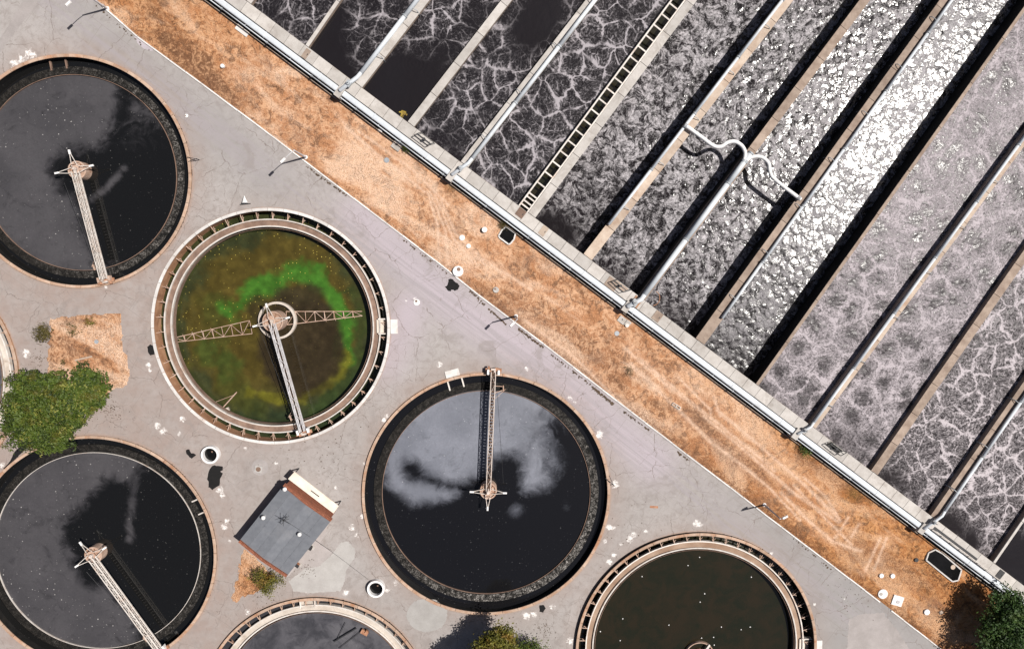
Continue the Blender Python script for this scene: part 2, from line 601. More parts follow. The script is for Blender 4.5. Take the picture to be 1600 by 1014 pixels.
MAT['water_grey'] = m_tank_water('dusty_tank_water', (.036, .034, .0375), (.006, .006, .006), (.052, .049, .053), (.5, .48, .46), .7)
MAT['water_blue'] = m_tank_water('filmed_tank_water', (.108, .115, .14), (.006, .006, .007), (.160, .168, .20), (.5, .5, .52), .5, 1.1)
MAT['water_plain'] = m_tank_water('grey_tank_water', (.07, .068, .077), (.03, .03, .034), (.095, .092, .10), (.4, .4, .4), .3)
MAT['water_black'] = m_tank_water('black_tank_water', (.012, .013, .008), (.010, .011, .006), (.017, .013, .007), (.4, .4, .4), .0)


def m_green():
    k = M('algae_water')
    col = k.attr('algae', True)
    n = k.noise(.9, 6, .7, dist=1.0)
    col = k.mix(k.ramp(n, .35, .7, 0, .5), col, k.mix(.5, col, (.01, .008, .004)))
    v = k.voro(1.5)
    vc = k.t.nodes.new('ShaderNodeSeparateColor')
    k.set(vc.inputs[0], k.voro(1.5, color=True))
    s = k.math('MULTIPLY', k.ramp(v, .04, .13, 1, 0), k.ramp(vc.outputs[0], .55, .6))
    s = k.math('MULTIPLY', s, k.math('MULTIPLY', k.attr('specks'), k.ramp(k.noise(.3, 3), .42, .6)))
    col = k.mix(s, col, (.42, .34, .07))
    g = k.ramp(k.noise(9, 3, .8), .62, .75)
    col = k.mix(k.math('MULTIPLY', g, .25), col, (.16, .13, .03))
    return k.out(col, .12, spec=.4)


MAT['water_green'] = m_green()


def m_aerated(name, kind, cell=.33, line=.06, dark=(.010, .0085, .0095), foam=(.34, .315, .33), slope=.03, rough=.2, spec=.5):
    """churned water: cells of rising air with foam gathered along the seams, broken up by finer eddies"""
    k = M(name)
    w = k.warp(.28, 2.2, detail=1)
    w = k.warp(1.2, .42, w, detail=2)
    w = k.warp(4.0, .10, w)
    e1 = k.voro(cell, 'DISTANCE_TO_EDGE', w)
    f1 = k.voro(cell, 'F1', w)
    e2 = k.voro(cell * 2.6, 'DISTANCE_TO_EDGE', k.vmath('ADD', w, (7.3, 2.1, 0)))
    e3 = k.voro(cell * 6.0, 'DISTANCE_TO_EDGE', k.vmath('ADD', w, (1.3, 5.1, 0)))
    big = k.noise(.13, 3, .5)
    n1 = k.noise(.8, 8, .70, vec=w)
    n2 = k.noise(3.2, 7, .78, vec=w, dist=.6)
    n3 = k.noise(9, 4, .75)
    den = k.attr('foam')
    wd = k.math('MULTIPLY', k.math('MULTIPLY', k.ramp(n1, .3, .7, .15, 1.7), line), k.ramp(k.noise(.22, 4, .6), .3, .7, .4, 1.6))
    sk = k.math('MULTIPLY', k.ramp(e1, 0.0, k.math('MULTIPLY', wd, 4.5), 1, 0), k.ramp(n2, .42, .66))
    l1 = k.math('MULTIPLY', k.math('ADD', k.ramp(e1, 0.0, wd, .75, 0), k.math('MULTIPLY', sk, .4)), k.ramp(k.noise(.33, 4, .6, vec=k.vmath('ADD', w, (11, 4, 0))), .36, .54, .2, 1))
    l2 = k.math('MULTIPLY', k.ramp(e2, 0.0, k.math('MULTIPLY', wd, .95), 1, 0), k.ramp(n1, .4, .62))
    l3 = k.math('MULTIPLY', k.ramp(e3, 0.0, k.math('MULTIPLY', wd, 1.3), 1, 0), k.ramp(n2, .42, .62))
    sw = k.noise(.5, 6, .62, vec=w, dist=2.2)
    cl = k.noise(.85, 7, .66, vec=w, dist=.6)
    radial = k.math('MULTIPLY', k.ramp(n2, .46, .66), k.ramp(f1, .5, .1, .3, 1))
    if kind in ('net', 'web'):
        tex = k.math('ADD', k.math('MULTIPLY', l1, 1.0), k.math('MULTIPLY', l2, .42))
        tex = k.math('ADD', tex, k.math('MULTIPLY', l3, .22))
        tex = k.math('ADD', tex, k.math('MULTIPLY', radial, .16))
        tex = k.math('ADD', tex, k.math('MULTIPLY', k.ramp(n1, .67, .72), .7))
        if kind == 'web':
            tex = k.math('ADD', tex, k.ramp(n2, .40, .64, .0, .36))
            tex = k.math('ADD', tex, k.math('MULTIPLY', l3, .16))
            tex = k.math('MULTIPLY', tex, k.ramp(sw, .3, .46, .55, 1.0))
    elif kind == 'churn':
        tex = k.math('MULTIPLY', k.ramp(cl, .44, .56), k.ramp(sw, .36, .52, .15, 1.0))
        tex = k.math('ADD', k.math('MULTIPLY', tex, .55), k.math('MULTIPLY', l1, .2))
        tex = k.math('ADD', tex, k.math('MULTIPLY', l3, .35))
        tex = k.math('ADD', tex, k.math('MULTIPLY', k.ramp(n1, .66, .70), .5))
        tex = k.math('MULTIPLY', tex, k.ramp(n2, .36, .58, .25, 1.2))
    else:
        ctr = k.ramp(k.math('ADD', f1, k.math('MULTIPLY', k.math('SUBTRACT', n1, .5), 1.1)), .10, .42)
        tex = k.math('ADD', k.ramp(n2, .38, .58, .04, .66), k.math('MULTIPLY', l1, .6))
        tex = k.math('ADD', tex, k.math('MULTIPLY', l3, .12))
        tex = k.math('ADD', tex, k.math('MULTIPLY', k.ramp(sw, .48, .58), .16))
        tex = k.math('MULTIPLY', tex, k.math('MULTIPLY_ADD', ctr, .72, .28))
        tex = k.math('MULTIPLY', tex, k.ramp(n3, .32, .6, .6, 1.15))
        tex = k.math('ADD', tex, k.math('MULTIPLY', k.ramp(n1, .64, .70), .25))
    fm = k.math('MULTIPLY', tex, den, clamp=True)
    col = k.mix(fm, dark, foam)
    seam = k.ramp(k.voro(.62, 'DISTANCE_TO_EDGE', k.warp(.8, 1.3, detail=5)), .01, .11, .12, 1.0) if kind == 'churn' else 1.0
    wv1 = k.noise(1.0, 3, .42, vec=k.warp(1.0, .3))
    wv2 = k.noise(4.5, 2, .4)
    wave = k.math('ADD', wv1, k.math('MULTIPLY', wv2, .10))
    dome = k.ramp(k.voro(.62, 'F1', k.warp(.8, .9)), 0, .75, 1, 0)
    wave = k.math('ADD', wave, k.math('MULTIPLY', dome, .30 if kind == 'churn' else .12))
    boil = k.math('SINE', k.math('MULTIPLY_ADD', k.attr('ring'), 11.0, k.math('MULTIPLY', wv1, 3.0)))
    wave = k.math('ADD', wave, k.math('MULTIPLY', k.math('MULTIPLY', boil, .12), k.ramp(k.attr('ring'), 3.2, .5)))
    wave = k.math('MULTIPLY', wave, k.attr('chop'))
    k.bump(wave, 1.0, slope)
    return k.out(col, k.math('MULTIPLY_ADD', fm, .5, rough), spec=k.math('MULTIPLY', k.math('MULTIPLY', k.ramp(fm, .08, .38, spec, .02), k.attr('glint')), seam))


# ------------------------------------------------------------------ tank outlines
RIMS = {
    'A': [(0, 131), (79.5, 93.6), (128, 88.5), (179, 95), (231, 123), (272, 169), (292, 218), (299, 275.6), (277, 347), (231, 404), (179.5, 436), (143.6, 447), (102.5, 451), (51, 441), (0, 415)],
    'B': [(238.5, 506), (249, 463), (279.5, 393.6), (333, 345), (400, 324.4), (451, 323), (510, 345), (561.5, 388.5), (595, 440), (606, 486), (606, 515), (597.4, 561.5), (554, 643.6), (487, 682), (425.6, 694), (400, 693.6), (333, 674), (282, 633), (246, 574)],
    'C': [(341, 864), (160, 665), (260, 1014), (61.5, 695), (0, 755), (25, 1014), (0, 985)],
    'D': [(574, 754), (590, 690), (631, 628), (682, 592), (733, 578), (800, 583), (851, 600), (902.6, 643.6), (936, 700), (946, 743.6), (947, 779.6), (941, 828), (915, 877), (877, 922), (825.6, 954), (800, 961), (759, 966), (695, 954), (631, 915.5), (590, 856.6), (574, 805)],
    'E': [(341, 1014), (400, 959), (459, 937), (495, 933.5), (554, 945), (605, 974.5), (643.6, 1010)],
    'F': [(902.6, 1013), (920.5, 943.7), (979.5, 864), (1031, 841), (1084.6, 833.5), (1133, 836), (1200, 871), (1238.5, 908), (1269, 959), (1283, 1010)],
    'G': [(0, 501), (15, 527), (25.6, 560), (26.8, 588), (12, 668), (0, 698)],
}
RIMZ = {'A': .35, 'B': .25, 'C': .35, 'D': .35, 'E': .5, 'F': .7, 'G': .4}
RFIX = {'C': 19.0, 'G': 18.9, 'E': None}


def fit(pts, z, rfix=None):
    P = atn(pts, z)
    A = np.c_[2 * P, np.ones(len(P))]
    s = np.linalg.lstsq(A, (P ** 2).sum(1), rcond=None)[0]
    c = s[:2]; r = math.sqrt(s[2] + c @ c)
    if rfix:
        for _ in range(60):
            d = P - c; L = np.linalg.norm(d, axis=1)
            c = c + (d * ((L - rfix) / L)[:, None]).mean(0) * 1.2
        r = rfix
    return c, r


TK = {k: fit(RIMS[k], RIMZ[k], RFIX.get(k)) for k in RIMS}
for k, (c, r) in TK.items():
    print('tank', k, c.round(2), round(r, 2))

# ------------------------------------------------------------------ basin reference lines
ZW = 1.5                                             # top of the basin walls
BA = at(400, 13, ZW); BB = at(1538, 868, ZW)
BU = (BB - BA).normalized()                          # along the front wall
BN = Vector((BU.y, -BU.x, 0))                        # towards the grass
if BN.dot(at(400, 300, ZW) - BA) < 0: BN = -BN


def front(s, off, z):
    p = BA + BU * s + BN * off
    return Vector((p.x, p.y, z))


def px_s(px):                                        # distance along the front of a pixel column
    p = at(px, 13 + .7513 * (px - 400), ZW)
    return (p - BA).dot(BU)


KERB = [(60, -78), (149, 0), (215, 58), (315, 131), (400, 194), (500, 270), (680, 407), (747, 460), (800, 500), (849, 537), (964, 626), (1072, 709), (1141, 761), (1200, 807), (1303, 885), (1375, 940), (1392, 953), (1469, 1013), (1580, 1098), (1700, 1190)]
KW = atn(KERB)

# ------------------------------------------------------------------ pavement
X0, X1, Y0, Y1 = -112.0, 112.0, -88.0, 74.0
STEP = .32
xs = np.arange(X0, X1 + 1e-6, STEP); ys = np.arange(Y0, Y1 + 1e-6, STEP)
xs[-1] = X1; ys[-1] = Y1
gx, gy = np.meshgrid(xs, ys)
P = np.stack([gx.ravel(), gy.ravel()], 1)
nx, ny = len(xs), len(ys)
idx = np.arange(nx * ny).reshape(ny, nx)
quads = np.stack([idx[:-1, :-1], idx[:-1, 1:], idx[1:, 1:], idx[1:, :-1]], -1).reshape(-1, 4)
cen = P[quads].mean(1)
keep = np.ones(len(quads), bool)
bn = np.array([BN.x, BN.y]); ba = np.array([BA.x, BA.y]); bu = np.array([BU.x, BU.y])
offc = (cen - ba) @ bn
keep &= offc > 1.0
for k, (c, r) in TK.items():
    keep &= np.linalg.norm(cen - c, axis=1) > r - .12
quads = quads[keep]
used = np.zeros(len(P), bool); used[quads.ravel()] = True
for k, (c, r) in TK.items():
    d = P - c; L = np.linalg.norm(d, axis=1)
    m = used & (L < r - .12)
    P[m] = c + d[m] / L[m][:, None] * (r - .12)
remap = np.cumsum(used) - 1
Pu = P[used]; quads = remap[quads]
zz = np.zeros(len(Pu))
me = bpy.data.meshes.new('pavement')
me.from_pydata(np.c_[Pu, zz].tolist(), [], quads.tolist())
me.update()
dr = np.full(len(Pu), 1e9)
pink = np.zeros(len(Pu))
for k, (c, r) in TK.items():
    d = np.linalg.norm(Pu - c, axis=1) - r
    wgt = {'A': 1.0, 'B': .45, 'C': 1.0, 'D': .9, 'E': .7, 'F': .7, 'G': .7}[k]
    pink = np.maximum(pink, wgt * np.exp(-(np.maximum(d, 0) / 2.6) ** 2))
    dr = np.minimum(dr, np.maximum(d, 0) / wgt)
attr(me, 'rust', np.exp(-dr / .5))
left = smooth(Pu[:, 0], -20, -60)
pink = np.clip(pink * .85 + .95 * left * smooth(Pu[:, 1], 12, -14), 0, 1)
attr(me, 'pink', pink)
kd = poly_dist(Pu, KW)
lil = np.exp(-(np.minimum(poly_dist(Pu, atn([(560, 340), (700, 470), (850, 570), (960, 670), (1020, 720)])), poly_dist(Pu, atn([(640, 480), (600, 560)]))) / 3.6) ** 2)
attr(me, 'lilac', lil * .95)
road = smooth(Pu[:, 0], 28, 52) * smooth(Pu[:, 1], -22, -34)
road = np.maximum(road, .75 * np.exp(-(poly_dist(Pu, atn([(60, -90), (165, 55), (330, 200), (420, 280)])) / 4.0) ** 2))
attr(me, 'road', np.clip(road, 0, 1))
attr(me, 'wheel', np.exp(-((kd - 4.5) / 2.6) ** 2))
LIME = [(22, 100, 9), (33, 93, 9), (45, 84, 10), (52, 86, 7), (40, 552, 9), (231, 571, 6), (234, 578, 5), (246, 665, 8), (254, 673, 8), (285, 655, 7), (280, 678, 5), (431, 724, 5), (566.6, 806.6, 6), (550, 824, 7), (557, 836, 6), (540, 926, 8), (605, 922, 6), (618, 910, 7), (687, 569, 7), (600, 657, 6), (605, 650, 5), (571, 725, 6), (568, 755, 5), (822, 577, 5), (890, 622, 6), (899, 628, 4), (937, 679, 9), (962, 757, 9), (951, 823, 7), (958, 825, 6), (945, 846, 6), (984, 842, 8), (990, 835, 7), (1009, 830, 5), (970.5, 850, 5), (1089, 818, 9), (1094, 820, 6), (953, 878, 7), (959, 867, 6), (863, 948, 7), (822, 962, 9), (834, 960, 8), (891, 1001, 9), (1206, 864, 4), (1273, 944, 4), (344, 765, 8), (347, 774, 6), (351, 822, 8), (355, 813, 6), (359, 845, 4), (387, 956, 7), (3, 727, 6), (648, 466, 4), (634, 470, 4), (165, 449, 5), (1319, 936, 4), (480, 925, 5), (383, 700, 4), (524, 762, 5)]
lime = np.zeros(len(Pu))
for x, y, r in LIME:
    c = atn([(x, y)])[0]
    lime = np.maximum(lime, np.clip(1.45 - np.linalg.norm(Pu - c, axis=1) / (r * .1 * .95), 0, 1))
attr(me, 'lime', lime * 1.05)
me.materials.append(MAT['pavement'])
pavement = struct(link('pavement', me))
pavement['label'] = 'grey cracked asphalt yard between the round tanks'

# distant ground beyond the yard
mb = MB()
B = 900
mb.add([(X0, Y0, 0), (X1, Y0, 0), (X1, Y1, 0), (X0, Y1, 0), (-B, -B, 0), (B, -B, 0), (B, B, 0), (-B, B, 0)],
       [(4, 5, 1, 0), (5, 6, 2, 1), (6, 7, 3, 2), (7, 4, 0, 3)])
struct(build('ground', mb, MAT['concrete_warm']))


def patch(name, pts, m, h, parent=pavement, z=0.0, wob=.0, sub=1):
    W = atn(pts, z)
    if wob:
        out = []
        n = len(W)
        for i in range(n):
            a, b = W[i], W[(i + 1) % n]
            q = max(1, int(np.linalg.norm(b - a) / .22))
            for j in range(q):
                p = a + (b - a) * j / q
                out.append(p + rng.normal(0, wob, 2))
        W = np.array(out)
    mb = MB(); mb.prism([tuple(p) for p in W], z - .02, z + h)
    return build(name, mb, m, parent)


def circ(px, py, r, n=20, r2=None):
    return [(px + r * math.cos(2 * math.pi * i / n), py + (r2 or r) * math.sin(2 * math.pi * i / n)) for i in range(n)]


def zpts(x0, y0, s, pts):
    return [(x0 + x / s, y0 + y / s) for x, y in pts]


# near-black patches on the yard (outlines as seen)
patch('dark_patch', zpts(680, 400, 16.9, [(345, 620), (400, 592), (470, 610), (500, 670), (590, 720), (645, 790), (610, 880), (520, 925), (480, 895), (430, 890), (420, 935), (350, 920), (255, 815), (310, 790), (340, 720)]), MAT['blotch'], .012, wob=.03)
patch('dark_patch', zpts(280, 690, 12.68, [(650, 480), (700, 470), (860, 490), (860, 560), (810, 590), (865, 620), (810, 740), (800, 860), (660, 950), (580, 900), (580, 780), (550, 740), (575, 610)]), MAT['blotch'], .012, wob=.03)
patch('dark_patch', zpts(280, 690, 12.68, [(130, 160), (200, 150), (230, 225), (290, 225), (330, 262), (250, 335), (200, 300), (135, 230)]), MAT['blotch'], .012, wob=.03)
patch('dark_patch', zpts(0, 500, 3.9, [(898, 165), (915, 148), (938, 160), (940, 210), (915, 215), (900, 195)]), MAT['blotch'], .012, wob=.03)
patch('dark_patch', zpts(0, 500, 3.9, [(20, 905), (60, 860), (90, 800), (130, 755), (165, 745), (180, 760), (140, 800), (70, 870), (25, 912)]), MAT['blotch'], .012, wob=.03)
patch('dark_patch', [(843, 946), (849, 944), (853, 950), (849, 957), (843, 955)], MAT['blotch'], .012, wob=.05)
# repaired areas
patch('asphalt_patch', zpts(400, 754, 3.9, [(520, 360), (560, 360), (600, 400), (605, 450), (550, 530), (540, 600), (510, 660), (340, 670), (230, 660), (200, 600), (300, 520), (380, 510), (450, 450)]), MAT['patch'], .006, wob=.06)
patch('asphalt_patch', circ(667, 961, 32, 22, 26), MAT['patch'], .006, wob=.06)
patch('asphalt_patch', [(494, 787), (519, 806), (500, 850), (520, 862), (497, 886), (480, 886), (470, 880), (450, 900), (448, 902)], MAT['patch_grey'], .005, wob=.04)
patch('asphalt_patch', zpts(0, 0, 3.9, [(815, 215), (860, 225), (940, 290), (930, 310), (880, 300), (835, 265)]), MAT['patch_lilac'], .006, wob=.05)
patch('asphalt_patch', zpts(0, 0, 3.9, [(170, -40), (270, -40), (60, 240), (-40, 380), (-40, 300)]), MAT['patch_grey'], .006, wob=.05)
patch('asphalt_patch', zpts(1200, 754, 3.9, [(495, 830), (560, 800), (700, 790), (790, 900), (880, 1040), (480, 1040)]), MAT['patch_grey'], .006, wob=.06)
patch('asphalt_patch', circ(406, 730, 13), MAT['patch_grey'], .005, wob=.03)

# ------------------------------------------------------------------ kerb
kerb = struct(link('kerb', None))
kerb['label'] = 'pale concrete kerb between the asphalt road and dry grass'
acc = 0
for i in range(len(KW) - 1):
    if i == 15: continue                              # the broken gap
    a, b = Vector((*KW[i], 0)), Vector((*KW[i + 1], 0))
    L = (b - a).length; n = max(1, round(L / 3.1))
    for j in range(n):
        p = a.lerp(b, (j + .5) / n)
        mb = MB(); l = L / n - .05
        mb.box((0, 0, .03), l, .20, .24); 
        d = b - a
        build('kerb_stone', mb, MAT['kerb'], kerb, (p.x + random.uniform(-.02, .02), p.y + random.uniform(-.02, .02), 0), math.atan2(d.y, d.x) + random.uniform(-.006, .006))

# ------------------------------------------------------------------ dry grass strip
ku = np.array([BU.x, BU.y])
s_k = (KW - ba) @ bu; o_k = (KW - ba) @ bn
S = np.arange(-48, 195, .22)
koff = np.interp(S, s_k, o_k) - .12
NV = 84
G = []
for s, ko in zip(S, koff):
    v = np.linspace(1.6, ko, NV)
    G.append(ba + bu * s + v[:, None] * bn)
G = np.concatenate(G)
npt = len(G)
ii = np.arange(npt).reshape(len(S), NV)
gq = np.stack([ii[:-1, :-1], ii[:-1, 1:], ii[1:, 1:], ii[1:, :-1]], -1).reshape(-1, 4)


def vnoise(Pn, sc, seed):
    r = np.random.default_rng(seed); T = r.random((64, 64))
    x = Pn[:, 0] / sc; y = Pn[:, 1] / sc
    xi = np.floor(x).astype(int); yi = np.floor(y).astype(int)
    fx = x - xi; fy = y - yi; fx = fx * fx * (3 - 2 * fx); fy = fy * fy * (3 - 2 * fy)
    g = lambda a, b: T[a % 64, b % 64]
    return (g(xi, yi) * (1 - fx) + g(xi + 1, yi) * fx) * (1 - fy) + (g(xi, yi + 1) * (1 - fx) + g(xi + 1, yi + 1) * fx) * fy


gz = .03 + .12 * vnoise(G, 1.5, 1) + .08 * vnoise(G, .6, 2)
vv = np.tile(np.linspace(0, 1, NV), len(S))
gz = np.where(vv > .985, .03, gz)
me = bpy.data.meshes.new('dry_grass')
me.from_pydata(np.c_[G, gz].tolist(), [], gq.tolist()); me.update()
me.polygons.foreach_set('use_smooth', [True] * len(me.polygons))
TR = [[(668, 300), (684, 352), (686, 405)], [(540, 200), (600, 250), (664, 300)], [(560, 205), (640, 262), (700, 320)], [(672, 300), (696, 360), (700, 412)], [(678, 300), (707, 370), (740, 412)], [(690, 316), (712, 366), (760, 410), (830, 452)],
      [(978, 545), (1040, 600), (1120, 660), (1210, 735)], [(1000, 560), (1070, 620), (1170, 700)], [(985, 568), (1050, 630), (1110, 690), (1180, 742)],
      [(1060, 590), (1110, 640), (1110, 655)], [(1115, 620), (1125, 650)], [(1100, 650), (1160, 700), (1240, 770), (1310, 815)], [(1120, 640), (1180, 690), (1260, 760), (1312, 812)],
      [(1240, 758), (1280, 800), (1330, 850)], [(1255, 745), (1290, 775), (1310, 808)], [(1325, 808), (1312, 830), (1300, 845)], [(1342, 818), (1330, 838)],
      [(1220, 770), (1262, 812), (1300, 845), (1345, 860)], [(1385, 840), (1365, 890)], [(1375, 840), (1352, 890)], [(820, 500), (900, 560), (980, 640)], [(1150, 720), (1200, 760), (1250, 812)]]
track = np.zeros(npt)
for t in TR:
    w = .28 if len(t) < 4 else .36
    d = poly_dist(G, atn(t))
    track = np.maximum(track, np.exp(-(d / w) ** 2) * 1.0)
    track = np.maximum(track, np.exp(-(d / 1.0) ** 2) * .25)
attr(me, 'track', track)
sg = (G - ba) @ bu
attr(me, 'warm', np.clip(.12 + .88 * smooth(sg, 75, 125) + .5 * smooth(sg, 15, -15), 0, 1))
green = np.zeros(npt)
for x, y, r in [(1262, 706, 9), (632, 230, 5), (786, 352, 6), (1335, 770, 12), (1020, 480, 3), (1246, 690, 10), (705, 290, 8)]:
    green = np.maximum(green, np.exp(-(np.linalg.norm(G - atn([(x, y)])[0], axis=1) / (r * .1)) ** 2))
attr(me, 'green', green * .8)
kdg = poly_dist(G, KW)
burn = np.exp(-(kdg / 1.5) ** 2) * smooth(sg, 30, 60) * .8
burn = np.maximum(burn, .8 * np.exp(-(poly_dist(G, atn([(1085, 650), (1130, 700), (1190, 745)])) / 1.6) ** 2))
burn = np.maximum(burn, .7 * np.exp(-(poly_dist(G, atn([(1340, 775), (1300, 740), (1255, 715)])) / 1.3) ** 2))
burn = np.maximum(burn, .6 * np.exp(-(poly_dist(G, atn([(1330, 850), (1400, 880), (1450, 915)])) / 2.0) ** 2))
burn = np.maximum(burn, .55 * np.exp(-(poly_dist(G, atn([(240, 20), (300, 110), (370, 165)])) / 2.2) ** 2))
burn = np.maximum(burn, .5 * np.exp(-(poly_dist(G, atn([(800, 470), (870, 520), (980, 585)])) / 1.8) ** 2))
attr(me, 'burn', burn)
me.materials.append(MAT['grass'])
grass_ground = struct(link('dry_ground', me))
grass_ground['label'] = 'strip of orange dry grass between road and basins'


def grass_patch(pts, warm=.2):
    W = atn(pts)
    lo, hi = W.min(0), W.max(0)
    x_ = np.arange(lo[0] - .3, hi[0] + .3, .22); y_ = np.arange(lo[1] - .3, hi[1] + .3, .22)
    a, b = np.meshgrid(x_, y_)
    Pp = np.stack([a.ravel(), b.ravel()], 1)
    s = sdf(Pp, [tuple(p) for p in W]) + .5 * (vnoise(Pp, .6, 5) - .5)
    z = .012 + .12 * np.clip(s, -1, 1) * vnoise(Pp, .5, 8)
    z = np.where(s < 0, -.06, np.maximum(z, .012 + .05 * np.clip(s, 0, 1)))
    k = np.arange(len(Pp)).reshape(len(y_), len(x_))
    q = np.stack([k[:-1, :-1], k[:-1, 1:], k[1:, 1:], k[1:, :-1]], -1).reshape(-1, 4)
    q = q[(s[q] > -.3).any(1)]
    me = bpy.data.meshes.new('dry_ground')
    me.from_pydata(np.c_[Pp, z].tolist(), [], q.tolist()); me.update()
    me.polygons.foreach_set('use_smooth', [True] * len(me.polygons))
    attr(me, 'track', np.zeros(len(Pp))); attr(me, 'green', np.zeros(len(Pp)))
    attr(me, 'warm', np.full(len(Pp), warm)); attr(me, 'burn', np.full(len(Pp), .25))
    me.materials.append(MAT['grass'])
    return struct(link('dry_ground', me))


g1 = grass_patch([(78, 497), (130, 492), (188, 490), (192, 540), (202, 572), (201, 600), (172, 614), (140, 640), (70, 640), (74, 560)], .1)
g1['label'] = 'bare patch of dry ground beside the large green tree'
g2 = grass_patch([(384, 858), (412, 882), (430, 900), (402, 925), (385, 930), (368, 942), (360, 934), (372, 900), (376, 866)], .6)
g2['label'] = 'small triangle of dry grass beside the brick hut'

# dry blades on top of the soil
n_t = 12000
s_ = rng.uniform(-10, 165, n_t)
ko = np.interp(s_, s_k, o_k)
v_ = 3.8 + (ko - .3 - 3.8) * rng.random(n_t)
pts = ba + s_[:, None] * bu + v_[:, None] * bn
pts = np.concatenate([pts, atn(np.c_[rng.uniform(85, 185, 700), rng.uniform(500, 600, 700)]), atn(np.c_[rng.uniform(372, 400, 260), rng.uniform(880, 925, 260)])])
dens = vnoise(pts, 2.2, 4) + .4 * vnoise(pts, .7, 6)
pts = pts[dens > .45]
n_t = len(pts)
V = []; Fc = []; R = []
for i in range(n_t):
    x, y = pts[i]; hgt = random.uniform(.06, .2)
    for q in range(3):
        a = random.uniform(0, 6.283); l = random.uniform(.06, .16); w = random.uniform(.025, .05)
        ca, sa = math.cos(a), math.sin(a)
        o = len(V)
        V += [(x - sa * w, y + ca * w, .05), (x + sa * w, y - ca * w, .05), (x + ca * l, y + sa * l, .08 + hgt)]
        Fc.append((o, o + 1, o + 2)); r = random.random(); R += [r, r, r]
me = bpy.data.meshes.new('dry_grass'); me.from_pydata(V, [], Fc); me.update()
attr(me, 'rnd', R); me.materials.append(MAT['tuft'])
gr = stuff(link('dry_grass', me))
gr['label'] = 'short dry straw-coloured grass growing on the strip'

# dead leaves and grit gathered on the asphalt along the kerb and under the trees
V = []; Fc = []
def flakes(n, fn, smin=.05, smax=.16):
    for _ in range(n):
        x, y = fn(); a = random.uniform(0, 6.283); l = random.uniform(smin, smax); w = l * random.uniform(.4, .9)
        ca, sa = math.cos(a), math.sin(a); o = len(V)
        for u, v in ((-1, -1), (1, -1), (1, 1), (-1, 1)):
            V.append((x + u * l * ca - v * w * sa, y + u * l * sa + v * w * ca, random.uniform(.010, .04)))
        Fc.append((o, o + 1, o + 2, o + 3))
for n_, a_, b_, sp in ((60, (765, 481), (792, 505), .10), (110, (812, 512), (850, 541), .12), (50, (862, 552), (925, 600), .12), (150, (926, 602), (960, 629), .16), (40, (975, 640), (1015, 670), .12),
                   (50, (480, 258), (545, 306), .10), (30, (630, 372), (700, 425), .10), (40, (736, 452), (760, 474), .2), (25, (1060, 704), (1078, 718), .12), (20, (150, 6), (240, 82), .12), (30, (1240, 838), (1300, 888), .14)):
    A_ = at(*a_); B_ = at(*b_); d_ = (B_ - A_).normalized(); nn = Vector((-d_.y, d_.x, 0)) * -1
    def fn():
        q = random.random(); p = A_.lerp(B_, q) + nn * (.16 + abs(random.gauss(0, sp)))
        return p.x, p.y
    flakes(n_, fn)
for x_, y_, r_, n_ in ((410, 925, 2.5, 90), (170, 640, 2.2, 120), (60, 560, 1.6, 60), (775, 975, 3.0, 130), (850, 985, 2.0, 60), (480, 890, 1.8, 40), (440, 690, 4, 30), (330, 600, 6, 50), (520, 720, 6, 60), (1000, 850, 6, 50), (1330, 930, 4, 60)):
    C_ = at(x_, y_)
    flakes(n_, lambda: (C_.x + random.gauss(0, r_ * .5), C_.y + random.gauss(0, r_ * .5)), .03, .09)
ok = [i for i, f in enumerate(Fc) if all(math.hypot(V[f[0]][0] - c[0], V[f[0]][1] - c[1]) > r + .3 for c, r in TK.values())]
me = bpy.data.meshes.new('leaf_litter'); me.from_pydata(V, [], [Fc[i] for i in ok]); me.update()
me.materials.append(m_rough('dead_leaves', (.05, .035, .025), (.10, .065, .04), 3))
lt = stuff(link('leaf_litter', me)); lt['label'] = 'dark dead leaves and grit gathered along the kerb and under the trees'

